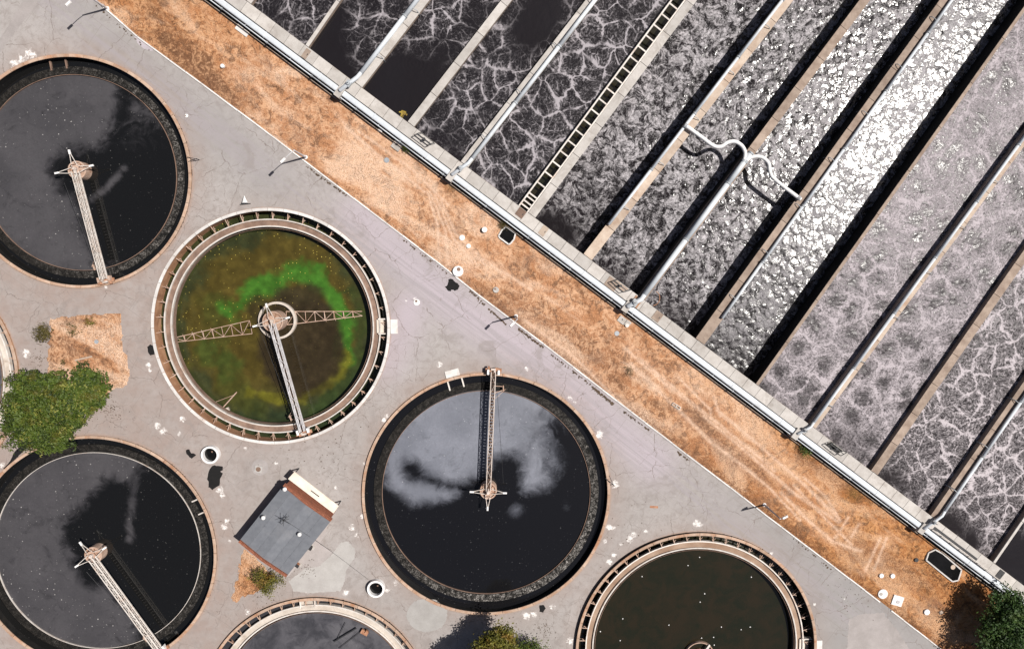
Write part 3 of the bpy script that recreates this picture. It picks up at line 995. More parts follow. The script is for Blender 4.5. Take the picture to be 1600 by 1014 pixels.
# ------------------------------------------------------------------ aeration basin
# dividing walls: bottom px, top px, width px, pipe side (-1 left, +1 right, 0 none), look, label
WALLS = [
    dict(a=(388, 4), b=(404, -18), w=8, pipe=0, m='concrete', free=.9),
    dict(a=(478, 74), b=(529, 0), w=5, pipe=0, m='concrete', free=.9, label='thin bare concrete divider nearest the top left corner of the basins'),
    dict(a=(561, 128), b=(659.5, 0), w=17, pipe=-1, m='concrete', free=.9, label='pale divider with a pipe, left of the dark bubbling pool with one ring of ripples'),
    dict(a=(643.6, 192), b=(792, 0), w=12, pipe=0, m='concrete', free=.9, label='pale bare concrete divider meeting the walkway beside the yellow scum corner'),
    dict(a=(731, 250), b=(925, 0), w=14, pipe=1, m='concrete', free=.9, label='pale divider with a white pipe, next to the left of the ladder-like channel'),
    dict(a=(843, 320), b=(1081, 0), w=13, pipe=0, m='concrete', free=.9, label='pale divider forming the right bank of the ladder-like channel'),
    dict(a=(919, 401), b=(1230, 0), w=16, pipe=-1, m='concrete_warm', free=3.3, label='tan divider with a thin white pipe where the left end of the S-shaped pipe joins'),
    dict(a=(995, 475.6), b=(1352, 0), w=13, pipe=0, m='concrete_brown', free=3.3, label='brown divider where both S-shaped pipes meet at its middle'),
    dict(a=(1098, 528), b=(1479.5, 0), w=17, pipe=1, m='concrete_brown', free=3.3, label='brown divider with a white pipe along the left of the brightest glaring water'),
    dict(a=(1184, 600), b=(1611, 0), w=5, pipe=0, m='concrete_brown', free=3.3, label='thin divider behind the widest black shadow, right of the glaring water'),
    dict(a=(1271, 664), b=(1577, 250), w=13, pipe=-1, m='concrete_warm', free=1.05, label='divider with a white pipe and a railing beside the lilac grey foam'),
    dict(a=(1366.7, 738), b=(1532, 500), w=13, pipe=0, m='concrete_brown', free=1.05, label='wide bare brown divider crossing the grey foam near the right edge'),
    dict(a=(1462, 806), b=(1600, 608), w=14, pipe=1, m='concrete_brown', free=1.05, label='brown divider with a pale pipe nearest the right edge'),
    dict(a=(1553, 880), b=(1600, 812), w=4, pipe=0, m='concrete', free=1.05, label='thin divider in the lower right corner above the dark tree'),
    dict(a=(1645, 950), b=(1690, 885), w=10, pipe=0, m='concrete', free=1.05),
]
LWALL = 190.0
for w in WALLS:
    A = at(*w['a'], ZW); Bp = at(*w['b'], ZW)
    d = (Bp - A).normalized()
    k = (A - BA).dot(BN) / (-d.dot(BN))
    w['A'] = A + d * k                                # on the inner edge of the walkway
    w['d'] = d
    w['s'] = Vector((d.y, -d.x, 0))                   # to the right of the wall
    w['W'] = w['w'] * .1
    ends = []
    p = w['A']
    tx = (X1 - p.x) / d.x if d.x > 0 else 1e9
    ty = (Y1 - p.y) / d.y
    w['L'] = min(tx, ty)


def edge(w, side):                                    # right/left face of a wall: two end points
    o = w['s'] * (w['W'] / 2 * side)
    p = w['A'] + o
    p = p + w['d'] * ((p - BA).dot(BN) / (-w['d'].dot(BN)))
    return p, w['d'], w['L']


basin = thing('basin_front_wall', 'long concrete front wall with a slab walkway between the dry grass and the churning basins', 'wall', tuple(front(60, .9, 0)))
BI = Matrix.Translation(-Vector(basin.location))
bo = Vector(basin.location)
ang = math.atan2(BU.y, BU.x)
mb = MB()
mb.box(tuple(front(70, .92, -1.4) - bo), 220, 1.84, 5.5, ang)
build('wall_body', mb, MAT['concrete_brown'], basin)
mb = MB(); mb.box((0, 0, 0), 2.5, 1.74, .15)
sl_me = mb.mesh('walkway_slab', MAT['concrete'])
mb = MB(); mb.box((0, 0, 0), 2.5, .5, .155); mb.box((.0, 0, 0), 2.5, .5, .15)
s = -36.0
while s < 178:
    L = 2.55
    o = link('walkway_slab', sl_me, basin, tuple(front(s, .89 + random.uniform(-.015, .015), ZW - .075 + random.uniform(-.012, .012)) - bo), ang + random.uniform(-.003, .003))
    s += L
# footing kerb at the grass
mb = MB(); mb.box((0, 0, 0), 4.9, .16, .22)
ft = mb.mesh('footing_stone', MAT['concrete_warm'])
s = -36.0
while s < 178:
    if random.random() > .06:
        link('footing_stone', ft, basin, tuple(front(s, 3.52, .2) - bo), ang + random.uniform(-.004, .004))
    s += 5.0

mb = MB(); mb.box(tuple(front(70, 2.66, .1) - bo), 220, 1.62, .2, ang)  # dark strip standing in for the shade at the wall foot
build('shade_strip', mb, MAT['slime'], basin)

# dividing walls
for i, w in enumerate(WALLS):
    if 'label' not in w:
        w['label'] = 'short concrete divider at the cut-off corner of the basins'
        if i == 14: continue
    t = thing('dividing_wall', w['label'], 'wall', tuple(w['A']), math.atan2(w['d'].y, w['d'].x), 'dividing walls between the basins')
    L = w['L']; W = w['W']
    mb = MB(); mb.box((L / 2 + .05, 0, -2.85), L - .1, max(W - .12, .2), 5.4)
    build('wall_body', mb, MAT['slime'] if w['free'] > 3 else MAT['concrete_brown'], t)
    sl = 5.6 if W > .8 else 8.0
    mb = MB(); mb.box((0, 0, -.08), sl - .07, W, .16)
    cm = mb.mesh('coping_slab', MAT[w['m']])
    q = sl / 2 + .03
    while q < min(L, 105):
        link('coping_slab', cm, t, (q, random.uniform(-.015, .015), random.uniform(-.01, .01)), random.uniform(-.002, .002))
        q += sl

# ladder-like channel left of wall 5
w5 = WALLS[5]
t = thing('ladder_channel', 'long dark channel crossed by pale beams like a ladder between two rails', 'channel', tuple(w5['A'] + w5['s'] * -.65), math.atan2(w5['d'].y, w5['d'].x))
L = w5['L']
yr, yl = .14, 1.74                                    # towards the left of the wall
mb = MB(); mb.box((L / 2, yl, -2.6), L, .22, 5.3); build('side_rail', mb, MAT['lip_white'], t)
mb = MB(); mb.box((L / 2, yr, -2.6), L, .2, 5.3); build('side_rail', mb, MAT['lip_white'], t)
mb = MB(); mb.box((0, (yl + yr) / 2, -.08), .22, yl - yr - .23, .16)
rm = mb.mesh('cross_beam', MAT['lip_white'])
q = 2.6
for extra in (.5, 1.15, 1.9, 2.5):
    link('cross_beam', rm, t, (extra, 0, -.01))
while q < min(L, 85):
    q += 1.93
    link('cross_beam', rm, t, (q, 0, random.uniform(-.02, .02)))
mb = MB(); mb.add([(0.2, yr + .1, -1.6), (L, yr + .1, -1.6), (L, yl - .1, -1.6), (.2, yl - .1, -1.6)], [(0, 1, 2, 3)])
wch = struct(build('water', mb, MAT['water_black'], None, tuple(w5['A'] + w5['s'] * -.65), math.atan2(w5['d'].y, w5['d'].x)))
me = wch.data; attr(me, 'film', [0] * len(me.vertices))
wch['label'] = 'black water in the ladder-like channel'

AER = [m_aerated('foam_net_water', 'net', .30, .080, foam=(.29, .27, .285), slope=.07, rough=.12),
       m_aerated('churned_water', 'churn', .42, .09, foam=(.40, .38, .395), slope=.17, rough=.15),
       m_aerated('glaring_water', 'churn', .42, .07, foam=(.38, .365, .38), slope=.17, rough=.25, spec=.85),
       m_aerated('thick_foam_water', 'thick', .24, .12, foam=(.37, .335, .353), dark=(.016, .014, .015), slope=.15, spec=.14),
       m_aerated('foam_web_water', 'web', .30, .10, foam=(.40, .365, .38), dark=(.013, .011, .012), slope=.12, spec=.2)]
CH = [  # left wall, right wall, material, base foam, chop, foam blobs (px,py,r px,amount)
    (0, 1, 0, .95, .5, [(430, 20, 40, .1), (500, 10, 40, .2)], 'lace-like foam on dark water in the top left basin'),
    (1, 2, 0, .75, .5, [(500, 70, 45, -.9), (540, 130, 25, -.7), (520, 20, 25, -.7), (590, 40, 30, .25)], 'dark water with branching foam in the second basin'),
    (2, 3, 0, .95, .6, [(600, 140, 50, -1.2), (660, 170, 45, -1.2), (640, 110, 40, -.75), (700, 90, 30, -.7), (740, 40, 25, -.5), (690, 20, 40, .3)], 'dark bubbling water with one ring of ripples'),
    (3, 4, 0, 1.0, .6, [(850, 20, 45, -1.3), (820, 60, 30, -.8), (690, 225, 25, -.4), (740, 150, 60, .15)], 'dark water webbed with foam left of the white pipe'),
    (4, 5, 0, 1.35, .6, [(920, 130, 120, .1), (1020, 20, 40, -.2)], 'grey webbed foam left of the ladder-like channel'),
    (5, 6, 1, 1.1, .8, [(870, 360, 45, -.9), (930, 330, 40, -.3), (905, 260, 30, -.3), (1000, 200, 60, .05)], 'speckled grey water right of the ladder-like channel'),
    (6, 7, 1, 1.1, .8, [(960, 450, 35, -.5), (1100, 250, 90, .1)], 'speckled grey water below the left S-shaped pipe'),
    (7, 8, 1, 1.05, .9, [(1050, 500, 40, -.3), (1150, 380, 80, .1)], 'sparkling grey water below the right S-shaped pipe'),
    (8, 9, 2, .8, 1.0, [(1180, 560, 50, -.1), (1450, 150, 200, .25)], 'white glaring water in the brightest basin'),  # second blob: foam colour added to whiten the sun glare
    (9, 10, 3, .95, .8, [(1240, 620, 50, -.15), (1300, 560, 60, .0), (1420, 330, 60, .1)], 'lilac grey foam right of the widest shadow'),
    (10, 11, 3, .92, .8, [(1330, 690, 40, -.3), (1420, 600, 60, .0)], 'lilac grey foam left of the wide brown divider'),
    (11, 12, 4, 1.0, .7, [(1400, 740, 30, -.4), (1450, 700, 60, .05)], 'webbed foam right of the wide brown divider'),
    (12, 13, 4, .95, .6, [(1480, 820, 35, -.6), (1520, 850, 30, -.5), (1540, 740, 50, .15)], 'webbed foam in the lower right basin'),
    (13, 14, 0, .5, .5, [(1590, 860, 40, -.6)], 'dark water in the corner basin'),
]
SIDE_W = []
for li, ri, mi, base, chop, blobs, lab in CH:
    wl, wr = WALLS[li], WALLS[ri]
    z = ZW - max(wr['free'], wl['free'] if li != 8 and li != 9 else 0)
    if li == 8: z = ZW - 3.3
    if li == 9: z = ZW - 1.05
    if li == 5: z = ZW - 3.3
    p0, d0, L0 = edge(wl, 1); p1, d1, L1 = edge(wr, -1)
    if ri == 5:
        p1 = w5['A'] + w5['s'] * -(.65 + 1.85); p1 = p1 + w5['d'] * ((p1 - BA).dot(BN) / (-w5['d'].dot(BN)))
    nu, nv_ = 220, 26
    L = max(L0, L1) 
    u = np.linspace(0, 1, nu) * L; v = np.linspace(-.004, 1.004, nv_)
    a = np.array(p0)[None, :2] + u[:, None] * np.array(d0)[None, :2]
    b = np.array(p1)[None, :2] + u[:, None] * np.array(d1)[None, :2]
    Pg = (a[:, None, :] * (1 - v)[None, :, None] + b[:, None, :] * v[None, :, None]).reshape(-1, 2)
    k = np.arange(nu * nv_).reshape(nu, nv_)
    q = np.stack([k[:-1, :-1], k[:-1, 1:], k[1:, 1:], k[1:, :-1]], -1).reshape(-1, 4)
    me = bpy.data.meshes.new('water')
    me.from_pydata(np.c_[Pg, np.full(len(Pg), z)].tolist(), [], q[:, ::-1].tolist()); me.update()
    fo = np.full(len(Pg), base)
    for x, y, r, am in blobs:
        fo += am * np.exp(-(np.linalg.norm(Pg - atn([(x, y)], z)[0], axis=1) / (r * .1)) ** 2)
    fo += .25 * (vnoise(Pg, 4.0, li + 20) - .5)
    # foam piles up against the walls, the end by the walkway stays darker
    uu = np.repeat(u, nv_)
    fo -= (.55 if mi != 3 else .15) * np.exp(-(uu / 3.0) ** 2) * (vnoise(Pg, 2.0, 3) + .3)
    attr(me, 'foam', np.clip(fo, 0, 1.5)); attr(me, 'chop', np.full(len(Pg), chop))
    gl = {5: .22, 6: .34, 7: .62, 8: 1.15}.get(li, .8)
    gl = np.full(len(Pg), gl) * (.7 + .6 * vnoise(Pg, 3.0, 40 + li))
    if li in (6, 7, 8):
        gc = atn([(1440, 150)], z)[0]
        gl = gl * (.25 + .95 * np.exp(-((Pg - gc) @ np.array(d0)[:2] / 31.0) ** 2))
    attr(me, 'glint', np.clip(gl, 0, 1.4))
    rc = atn([(648, 100)], z)[0] if li == 2 else np.array([500., 500.])
    attr(me, 'ring', np.linalg.norm(Pg - rc, axis=1))
    me.materials.append(AER[mi])
    o = struct(link('water', me)); o['label'] = lab

# yellow scum corner
pz = ZW - .9
mb = MB()
for i in range(46):
    c = at(629 + random.gauss(0, 2.6), 178 + random.gauss(0, 2.2), pz)
    mb.cyl((c.x, c.y, pz - .02), random.uniform(.05, .17), random.uniform(.03, .07), 8, random.uniform(.02, .1))
tag(build('yellow_scum', mb, MAT['yellow'], sm=False), 'small clump of yellow scum floating in the corner of a dark basin', 'scum')


# ------------------------------------------------------------------ pipes
def flange(mb, p, d, r, l=.12):
    p = Vector(p); d = Vector(d).normalized()
    mb.tube([p - d * l, p + d * l], r, 12)


hp = thing('air_header_pipe', 'long pale blue air header pipe running beside the concrete walkway', 'pipe', tuple(front(0, 2.33, 1.35)), ang)
s = -36.0
PL = 9.8
def duct(mb, x0, x1, ry, rz_, n=28):
    vs = []
    for x in (x0, x1):
        for q in range(n):
            a = 2 * math.pi * q / n; c, d = math.cos(a), math.sin(a)
            vs.append((x, ry * math.copysign(abs(c) ** .5, c), rz_ * math.copysign(abs(d) ** .55, d)))
    mb.add(vs, [(q, n + q, n + (q + 1) % n, (q + 1) % n) for q in range(n)] + [tuple(range(n)), tuple(range(2 * n - 1, n - 1, -1))])


mb = MB(); duct(mb, .03, PL - .03, .45, .36); pm = mb.mesh('pipe_section', MAT['pipe'])
mb = MB(); duct(mb, -.07, .07, .5, .41); fm = mb.mesh('flange', MAT['pipe'])
mb = MB(); mb.box((0, -.25, -.75), .25, .9, .35); mb.box((0, -.55, -1.05), .2, .2, .5); bm_ = mb.mesh('pipe_bracket', MAT['pipe_grey'])
while s < 176:
    link('pipe_section', pm, hp, (s, 0, 0)); link('flange', fm, hp, (s, 0, 0)); link('pipe_bracket', bm_, hp, (s + 4.9, 0, 0))
    s += PL
dp = thing('drain_pipe', 'thin grey pipe running beneath the pale air header pipe', 'pipe', tuple(front(0, 3.06, 1.42)), ang)
s = -36.0
mb = MB(); mb.tube([(.03, 0, 0), (7.97, 0, 0)], .085, 8); mb.bar((4, 0, 0), (4, .7, -.5), .08); pm2 = mb.mesh('pipe_section', MAT['pipe'], True)
mb = MB(); mb.tube([(-.12, 0, 0), (.12, 0, 0)], .17, 8); fm2 = mb.mesh('coupling', MAT['pipe_grey'])
while s < 176:
    link('pipe_section', pm2, dp, (s, 0, 0)); link('coupling', fm2, dp, (s, 0, 0)); s += 8.0
# low edge rail between header pipe and walkway
hr = thing('pipe_guard_rail', 'low dark rail of thin bars between the pale header pipe and the walkway', 'rail', tuple(front(0, 1.84, ZW)), ang)
mb = MB(); mb.bar((.1, 0, .10), (4.9, 0, .10), .06); mb.bar((.1, 0, -.02), (4.9, 0, -.02), .06, .05); mb.bar((.1, 0, -.1), (.1, 0, .12), .07)
rl = mb.mesh('rail_bar', MAT['dark'])
s = -36.0
while s < 176:
    link('rail_bar', rl, hr, (s, 0, 0)); s += 5.0

PIPES = {  # wall index: (start m, end m, side offset m, radius, feed from header, label)
    2: (1.6, 92, -.42, .34, True, 'pale pipe lying along the divider left of the ripple ring'),
    4: (1.4, 92, .42, .30, True, 'white pipe lying along the divider left of the ladder-like channel'),
    6: (5.8, 92, -.55, .22, False, 'thin white pipe on the tan divider feeding the left S-shaped pipe'),
    7: (.6, 27.2, -.05, .42, True, 'thick pale pipe lying on the brown divider up to the S-shaped pipes'),
    8: (4.9, 92, .55, .24, False, 'white pipe beside the glaring water'),
    10: (.6, 92, -.40, .24, True, 'white pipe on the divider beside lilac grey foam'),
    12: (1.8, 92, .50, .26, True, 'pale pipe on the rightmost brown divider'),
}
PIPE_OB = {}
for wi, (q0, q1, off, r, feed, lab) in PIPES.items():
    w = WALLS[wi]
    q1 = min(q1, w['L'])
    t = thing('air_pipe', lab, 'pipe', tuple(w['A']), math.atan2(w['d'].y, w['d'].x), 'air pipes on the dividing walls')
    PIPE_OB[wi] = t
    q = q0; pl = 10.5
    while q < q1 - .5:
        e = min(q + pl, q1)
        mb = MB(); mb.tube([(q + .02, -off, r + .12), (e - .02, -off, r + .12)], r, 14)
        build('pipe_section', mb, MAT['pipe'], t, sm=True)
        mb = MB(); mb.tube([(e - .1, -off, r + .12), (e + .1, -off, r + .12)], r + .09, 14)
        mb.box((e, -off, .06), .3, r * 1.6, .12)
        build('flange', mb, MAT['pipe_grey'], t)
        q = e
    # droplegs: small down pipes over the side, every 8 m or so
    sg_ = -1 if off > 0 else 1
    q = q0 + 3.5
    while q < min(q1, 80) and wi != 7:
        mb = MB()
        mb.tube([(q, -off, r + .15), (q + .1, -off - sg_ * .35 * (1 if wi in (6, 10) else 1), r + .3), (q + .2, -off - sg_ * .9, r + .15), (q + .2, -off - sg_ * 1.3, -.2), (q + .2, -off - sg_ * 1.3, -1.5)], .06, 6)
        build('drop_leg', mb, MAT['pipe_grey'], t)
        q += 8.5
    if feed:
        # stub from the header, valve body and concrete saddle
        loc = lambda p: (Matrix.Rotation(-math.atan2(w['d'].y, w['d'].x), 4, 'Z') @ (Vector(p) - w['A']))
        st0 = w['A'] + w['d'] * q0 + w['s'] * off
        s_here = (st0 - BA).dot(BU) - 1.0
        hd = front(s_here, 2.33, 1.75)
        mb = MB()
        P4 = [Vector((q0 + .2, -off, r + .12)), Vector((q0 - .8, -off, r + .25)), loc(hd + Vector((0, 0, .35))), loc(hd)]
        mb.tube(P4, r * .9, 12)
        build('feed_stub', mb, MAT['pipe'], t, sm=True)
        mid = (P4[1] + P4[2]) / 2
        mb = MB(); mb.cyl((mid.x, mid.y, mid.z + r * .5), r * .8, .35, 12); mb.box((mid.x, mid.y, mid.z), r * 2.6, r * 2.2, .5)
        mb.tube([(mid.x, mid.y, mid.z + r * .5 + .3), (mid.x, mid.y, mid.z + 1.1)], .06, 6)
        build('valve', mb, MAT['pipe_grey'], t)
        mb = MB(); sad = loc(front(s_here, 2.45, .95))
        lr = ang - math.atan2(w['d'].y, w['d'].x)
        mb.box(sad, 1.0, 1.75, 2.0, lr)
        build('saddle', mb, MAT['concrete'], t)


def spline(pts, n=14):
    pts = [Vector(p) for p in pts]; out = []
    for i in range(len(pts) - 1):
        p0 = pts[max(i - 1, 0)]; p1 = pts[i]; p2 = pts[i + 1]; p3 = pts[min(i + 2, len(pts) - 1)]
        for j in range(n):
            u = j / n
            out.append(.5 * ((2 * p1) + (-p0 + p2) * u + (2 * p0 - 5 * p1 + 4 * p2 - p3) * u * u + (-p0 + 3 * p1 - 3 * p2 + p3) * u ** 3))
    out.append(pts[-1]); return out


SZ = 2.1
for lab, pts in (('S-shaped white pipe from the tan divider to the brown one, left of the pair', [(68, 112), (125, 150), (260, 248), (395, 345), (480, 355), (560, 308), (640, 300), (715, 345), (752, 410), (755, 470), (735, 540)]),
                 ('S-shaped white pipe ending at the pipe beside the glaring water, right of the pair', [(745, 545), (800, 490), (880, 466), (960, 485), (1020, 545), (1035, 630), (1065, 700), (1180, 800), (1300, 890), (1385, 955)])):
    W = [at(1060 + x / 7.243, 180 + y / 7.243, SZ) for x, y in pts]
    o = W[0]
    t = thing('crossover_pipe', lab, 'pipe', tuple(o), 0, 'S-shaped pipes between the dividers')
    sp = spline([p - o for p in W], 8)
    mb = MB(); mb.tube(sp, .29, 14)
    build('pipe_section', mb, MAT['white'], t, sm=True)
    mb = MB(); flange(mb, sp[3], sp[4] - sp[2], .38, .2); flange(mb, sp[-4], sp[-3] - sp[-5], .38, .2)
    build('flange', mb, MAT['pipe_grey'], t)

# ------------------------------------------------------------------ settling tanks
TLAB = {'A': 'round tank of dusty black water in the upper left, rust-stained rim and half bridge',
        'B': 'round tank of bright green algae water with a white rim and bracketed trough',
        'C': 'round tank of black water in the lower left corner beneath the large tree',
        'D': 'round tank of black water with a blue-grey film on its upper half',
        'E': 'round tank of plain grey water with a wide pale trough, cut off at the bottom',
        'F': 'round tank of dark olive water with floating white scraps, at the bottom right',
        'G': 'round tank of which only a sliver of rim and trough shows at the left edge'}
SPEC = {  # rim material, wall material, launder style, water z, launder z, water material
    'A': ('rim_rust', 'slime', 'scum', -.95, -.80, 'water_grey'),
    'B': ('rim_white', 'wall_brown', 'open', -2.3, -.55, 'water_green'),
    'C': ('rim_rust', 'slime', 'scum', -.95, -.80, 'water_grey'),
    'D': ('rim_rust', 'slime', 'scum', -.95, -.80, 'water_blue'),
    'E': ('rim_rust', 'slime', 'open', -1.3, -.5, 'water_plain'),
    'F': ('rim_rust', 'slime', 'open', -1.5, -.35, 'water_black'),
    'G': ('rim_rust', 'wall_brown', 'open', -1.4, -.5, 'water_plain'),
}
LM = {'B': 'launder_brown', 'E': 'launder_pale', 'F': 'launder_tan', 'G': 'launder_pale'}
TANK = {}
DARK = {
    'A': [(177, 128), (190, 159), (180, 192), (154, 231), (130, 235), (110, 232), (85, 251), (80, 268), (95, 288), (95, 299), (112, 300), (118, 310), (150, 420), (265, 420), (295, 260), (230, 120)],
    'C': [(160, 755), (126, 792), (100, 815), (97, 844), (115, 877), (128, 908), (144, 918), (164, 908), (200, 960), (232, 1014), (320, 1010), (330, 831), (290, 740), (240, 720), (215, 735), (205, 760), (185, 745)],
}
FILM_D = [(604, 756), (598, 720), (630, 640), (700, 605), (768, 592), (840, 605), (885, 650), (893, 690), (880, 735), (855, 762), (822, 768), (813, 754), (818, 725), (800, 710), (785, 710), (769, 720), (760, 735), (743, 746), (720, 752), (707, 756), (690, 750), (672, 742), (650, 722), (632, 718), (626, 735), (640, 752), (690, 760), (715, 769), (697, 780), (656, 787), (643, 787), (620, 770)]


def disc(c, r, z, name, m, fn, dr=.3):
    nr = int(r / dr); V = [(0, 0)]; 
    na = 360 if dr < .25 else 180
    th = np.arange(na) * 2 * math.pi / na
    for i in range(1, nr + 1):
        rr = r * i / nr
        V += list(zip(rr * np.cos(th), rr * np.sin(th)))
    V = np.array(V)
    Fq = [(0, 1 + k, 1 + (k + 1) % na) for k in range(na)]
    for i in range(nr - 1):
        o = 1 + i * na
        Fq += [(o + k, o + na + k, o + na + (k + 1) % na, o + (k + 1) % na) for k in range(na)]
    me = bpy.data.meshes.new(name)
    me.from_pydata(np.c_[V, np.zeros(len(V))].tolist(), [], Fq); me.update()
    fn(me, V + c, V)
    me.materials.append(MAT[m])
    return struct(link(name, me, None, (c[0], c[1], z)))


def film_fn(key, z):
    def f(me, Pw, Pl):
        if key in DARK:
            s = sdf(Pw, [tuple(p) for p in atn(DARK[key], z)])
            film = np.clip(.5 - s / 3.2, 0, 1)
            if key == 'A':
                film = np.maximum(film, .62 * np.exp(-(poly_dist(Pw, atn([(140, 312), (160, 300), (175, 283), (195, 262)], z)) / .7) ** 2))
                film = np.maximum(film, .50 * np.exp(-(np.linalg.norm(Pw - atn([(225, 190)], z)[0], axis=1) / 4.0) ** 2))
            else:
                film = np.maximum(film, .6 * np.exp(-(poly_dist(Pw, atn([(213, 745), (206, 790), (202, 840)], z)) / .9) ** 2))
        elif key == 'D':
            s = sdf(Pw, [tuple(p) for p in atn(FILM_D, z)])
            film = np.clip(.5 + s / 3.4, 0, 1)
            c = atn([(905, 690)], z)[0]
            film *= smooth(np.linalg.norm(Pw - c, axis=1), -1.0, 13.0)
            film = np.maximum(film, .75 * np.exp(-(poly_dist(Pw, atn([(825, 706), (845, 720), (842, 745), (828, 752)], z)) / .9) ** 2))
            for x, y, r, a in [(806, 797, 14, .42), (885, 790, 10, .35), (640, 760, 12, .5)]:
                film = np.maximum(film, a * np.exp(-(np.linalg.norm(Pw - atn([(x, y)], z)[0], axis=1) / (r * .1)) ** 2))
        elif key == 'F':
            film = np.zeros(len(Pw))
        else:
            film = np.full(len(Pw), .9) - .4 * vnoise(Pw, 5, 9)
        c_, R_ = TK[key]
        rr = np.linalg.norm(Pl, axis=1)
        film = np.where(rr > R_ * .845, 0.0, film)
        attr(me, 'film', film)
    return f


def green_fn(c, r, z):
    def f(me, Pw, Pl):
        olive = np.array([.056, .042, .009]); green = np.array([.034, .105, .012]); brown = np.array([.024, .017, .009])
        yel = np.array([.095, .088, .010]); deep = np.array([.016, .026, .012])
        col = np.tile(olive, (len(Pw), 1))

        def lay(mask, cc):
            nonlocal col
            m = np.clip(mask, 0, 1)[:, None]; col = col * (1 - m) + cc * m
        wob = 3.4 * (vnoise(Pw, 3.1, 11) - .5) + 1.9 * (vnoise(Pw, 1.3, 12) - .5) + 1.1 * (vnoise(Pw, .6, 13) - .5) + .6 * (vnoise(Pw, .3, 14) - .5)
        rr = np.linalg.norm(Pl, axis=1) / r
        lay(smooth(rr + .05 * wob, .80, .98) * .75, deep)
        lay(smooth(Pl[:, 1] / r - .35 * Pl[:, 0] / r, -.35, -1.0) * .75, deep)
        g = lambda pts, w: np.exp(-((poly_dist(Pw, atn(pts, z)) + wob * .32) / w) ** 2)
        band = lambda pts, w, k=.75: 1 - smooth(poly_dist(Pw, atn(pts, z)) + wob * k, w * .25, w * 1.4)
        lay(.55 * (1 - smooth(np.linalg.norm(Pw - atn([(345, 560)], z)[0], axis=1) + wob, 1.2, 4.0)), np.array([.030, .062, .012]))
        lay(.5 * band([(330, 470), (345, 520), (360, 600), (400, 630)], 2.2), np.array([.034, .046, .009]))
        lay(.75 * band([(548, 455), (566, 505), (552, 590), (500, 640)], 1.3), np.array([.022, .036, .010]))
        lay(band([(368, 486), (385, 464), (415, 445), (464, 434), (500, 440)], 1.9) * .95, green)
        lay(band([(500, 440), (522, 462), (535, 490), (541, 530), (538, 558)], 1.25, .45) * .95, green)
        lay(band([(538, 558), (526, 582), (502, 602), (472, 618), (430, 624), (395, 612)], .9, .4) * .85, yel)
        cc = atn([(466, 538)], z)[0]
        d = np.linalg.norm((Pw - cc) * np.array([1.0, .80]), axis=1) + wob * .35
        lay(smooth(d, 7.4, 6.0) * .95, brown)
        cc = atn([(470, 458)], z)[0]
        lay(smooth(np.linalg.norm((Pw - cc) * np.array([.7, 1.3]), axis=1) + wob * .5, 3.0, 1.6) * .9, np.array([.028, .022, .010]))
        cc = atn([(402, 486)], z)[0]
        lay(smooth(np.linalg.norm(Pw - cc, axis=1) + wob * .6, 3.2, 1.6) * .85, np.array([.034, .026, .009]))
        mot = .72 + .55 * vnoise(Pw, 1.0, 31) * (.6 + .8 * vnoise(Pw, .45, 32))
        col = col * mot[:, None]
        cattr(me, 'algae', col)
        sp = smooth(Pl[:, 1] / r - .5 * Pl[:, 0] / r, -.25, .5)
        sp = np.maximum(sp, .6 * g([(520, 440), (560, 500), (560, 570)], 1.6))
        attr(me, 'specks', np.clip(sp, 0.06, 1))
    return f


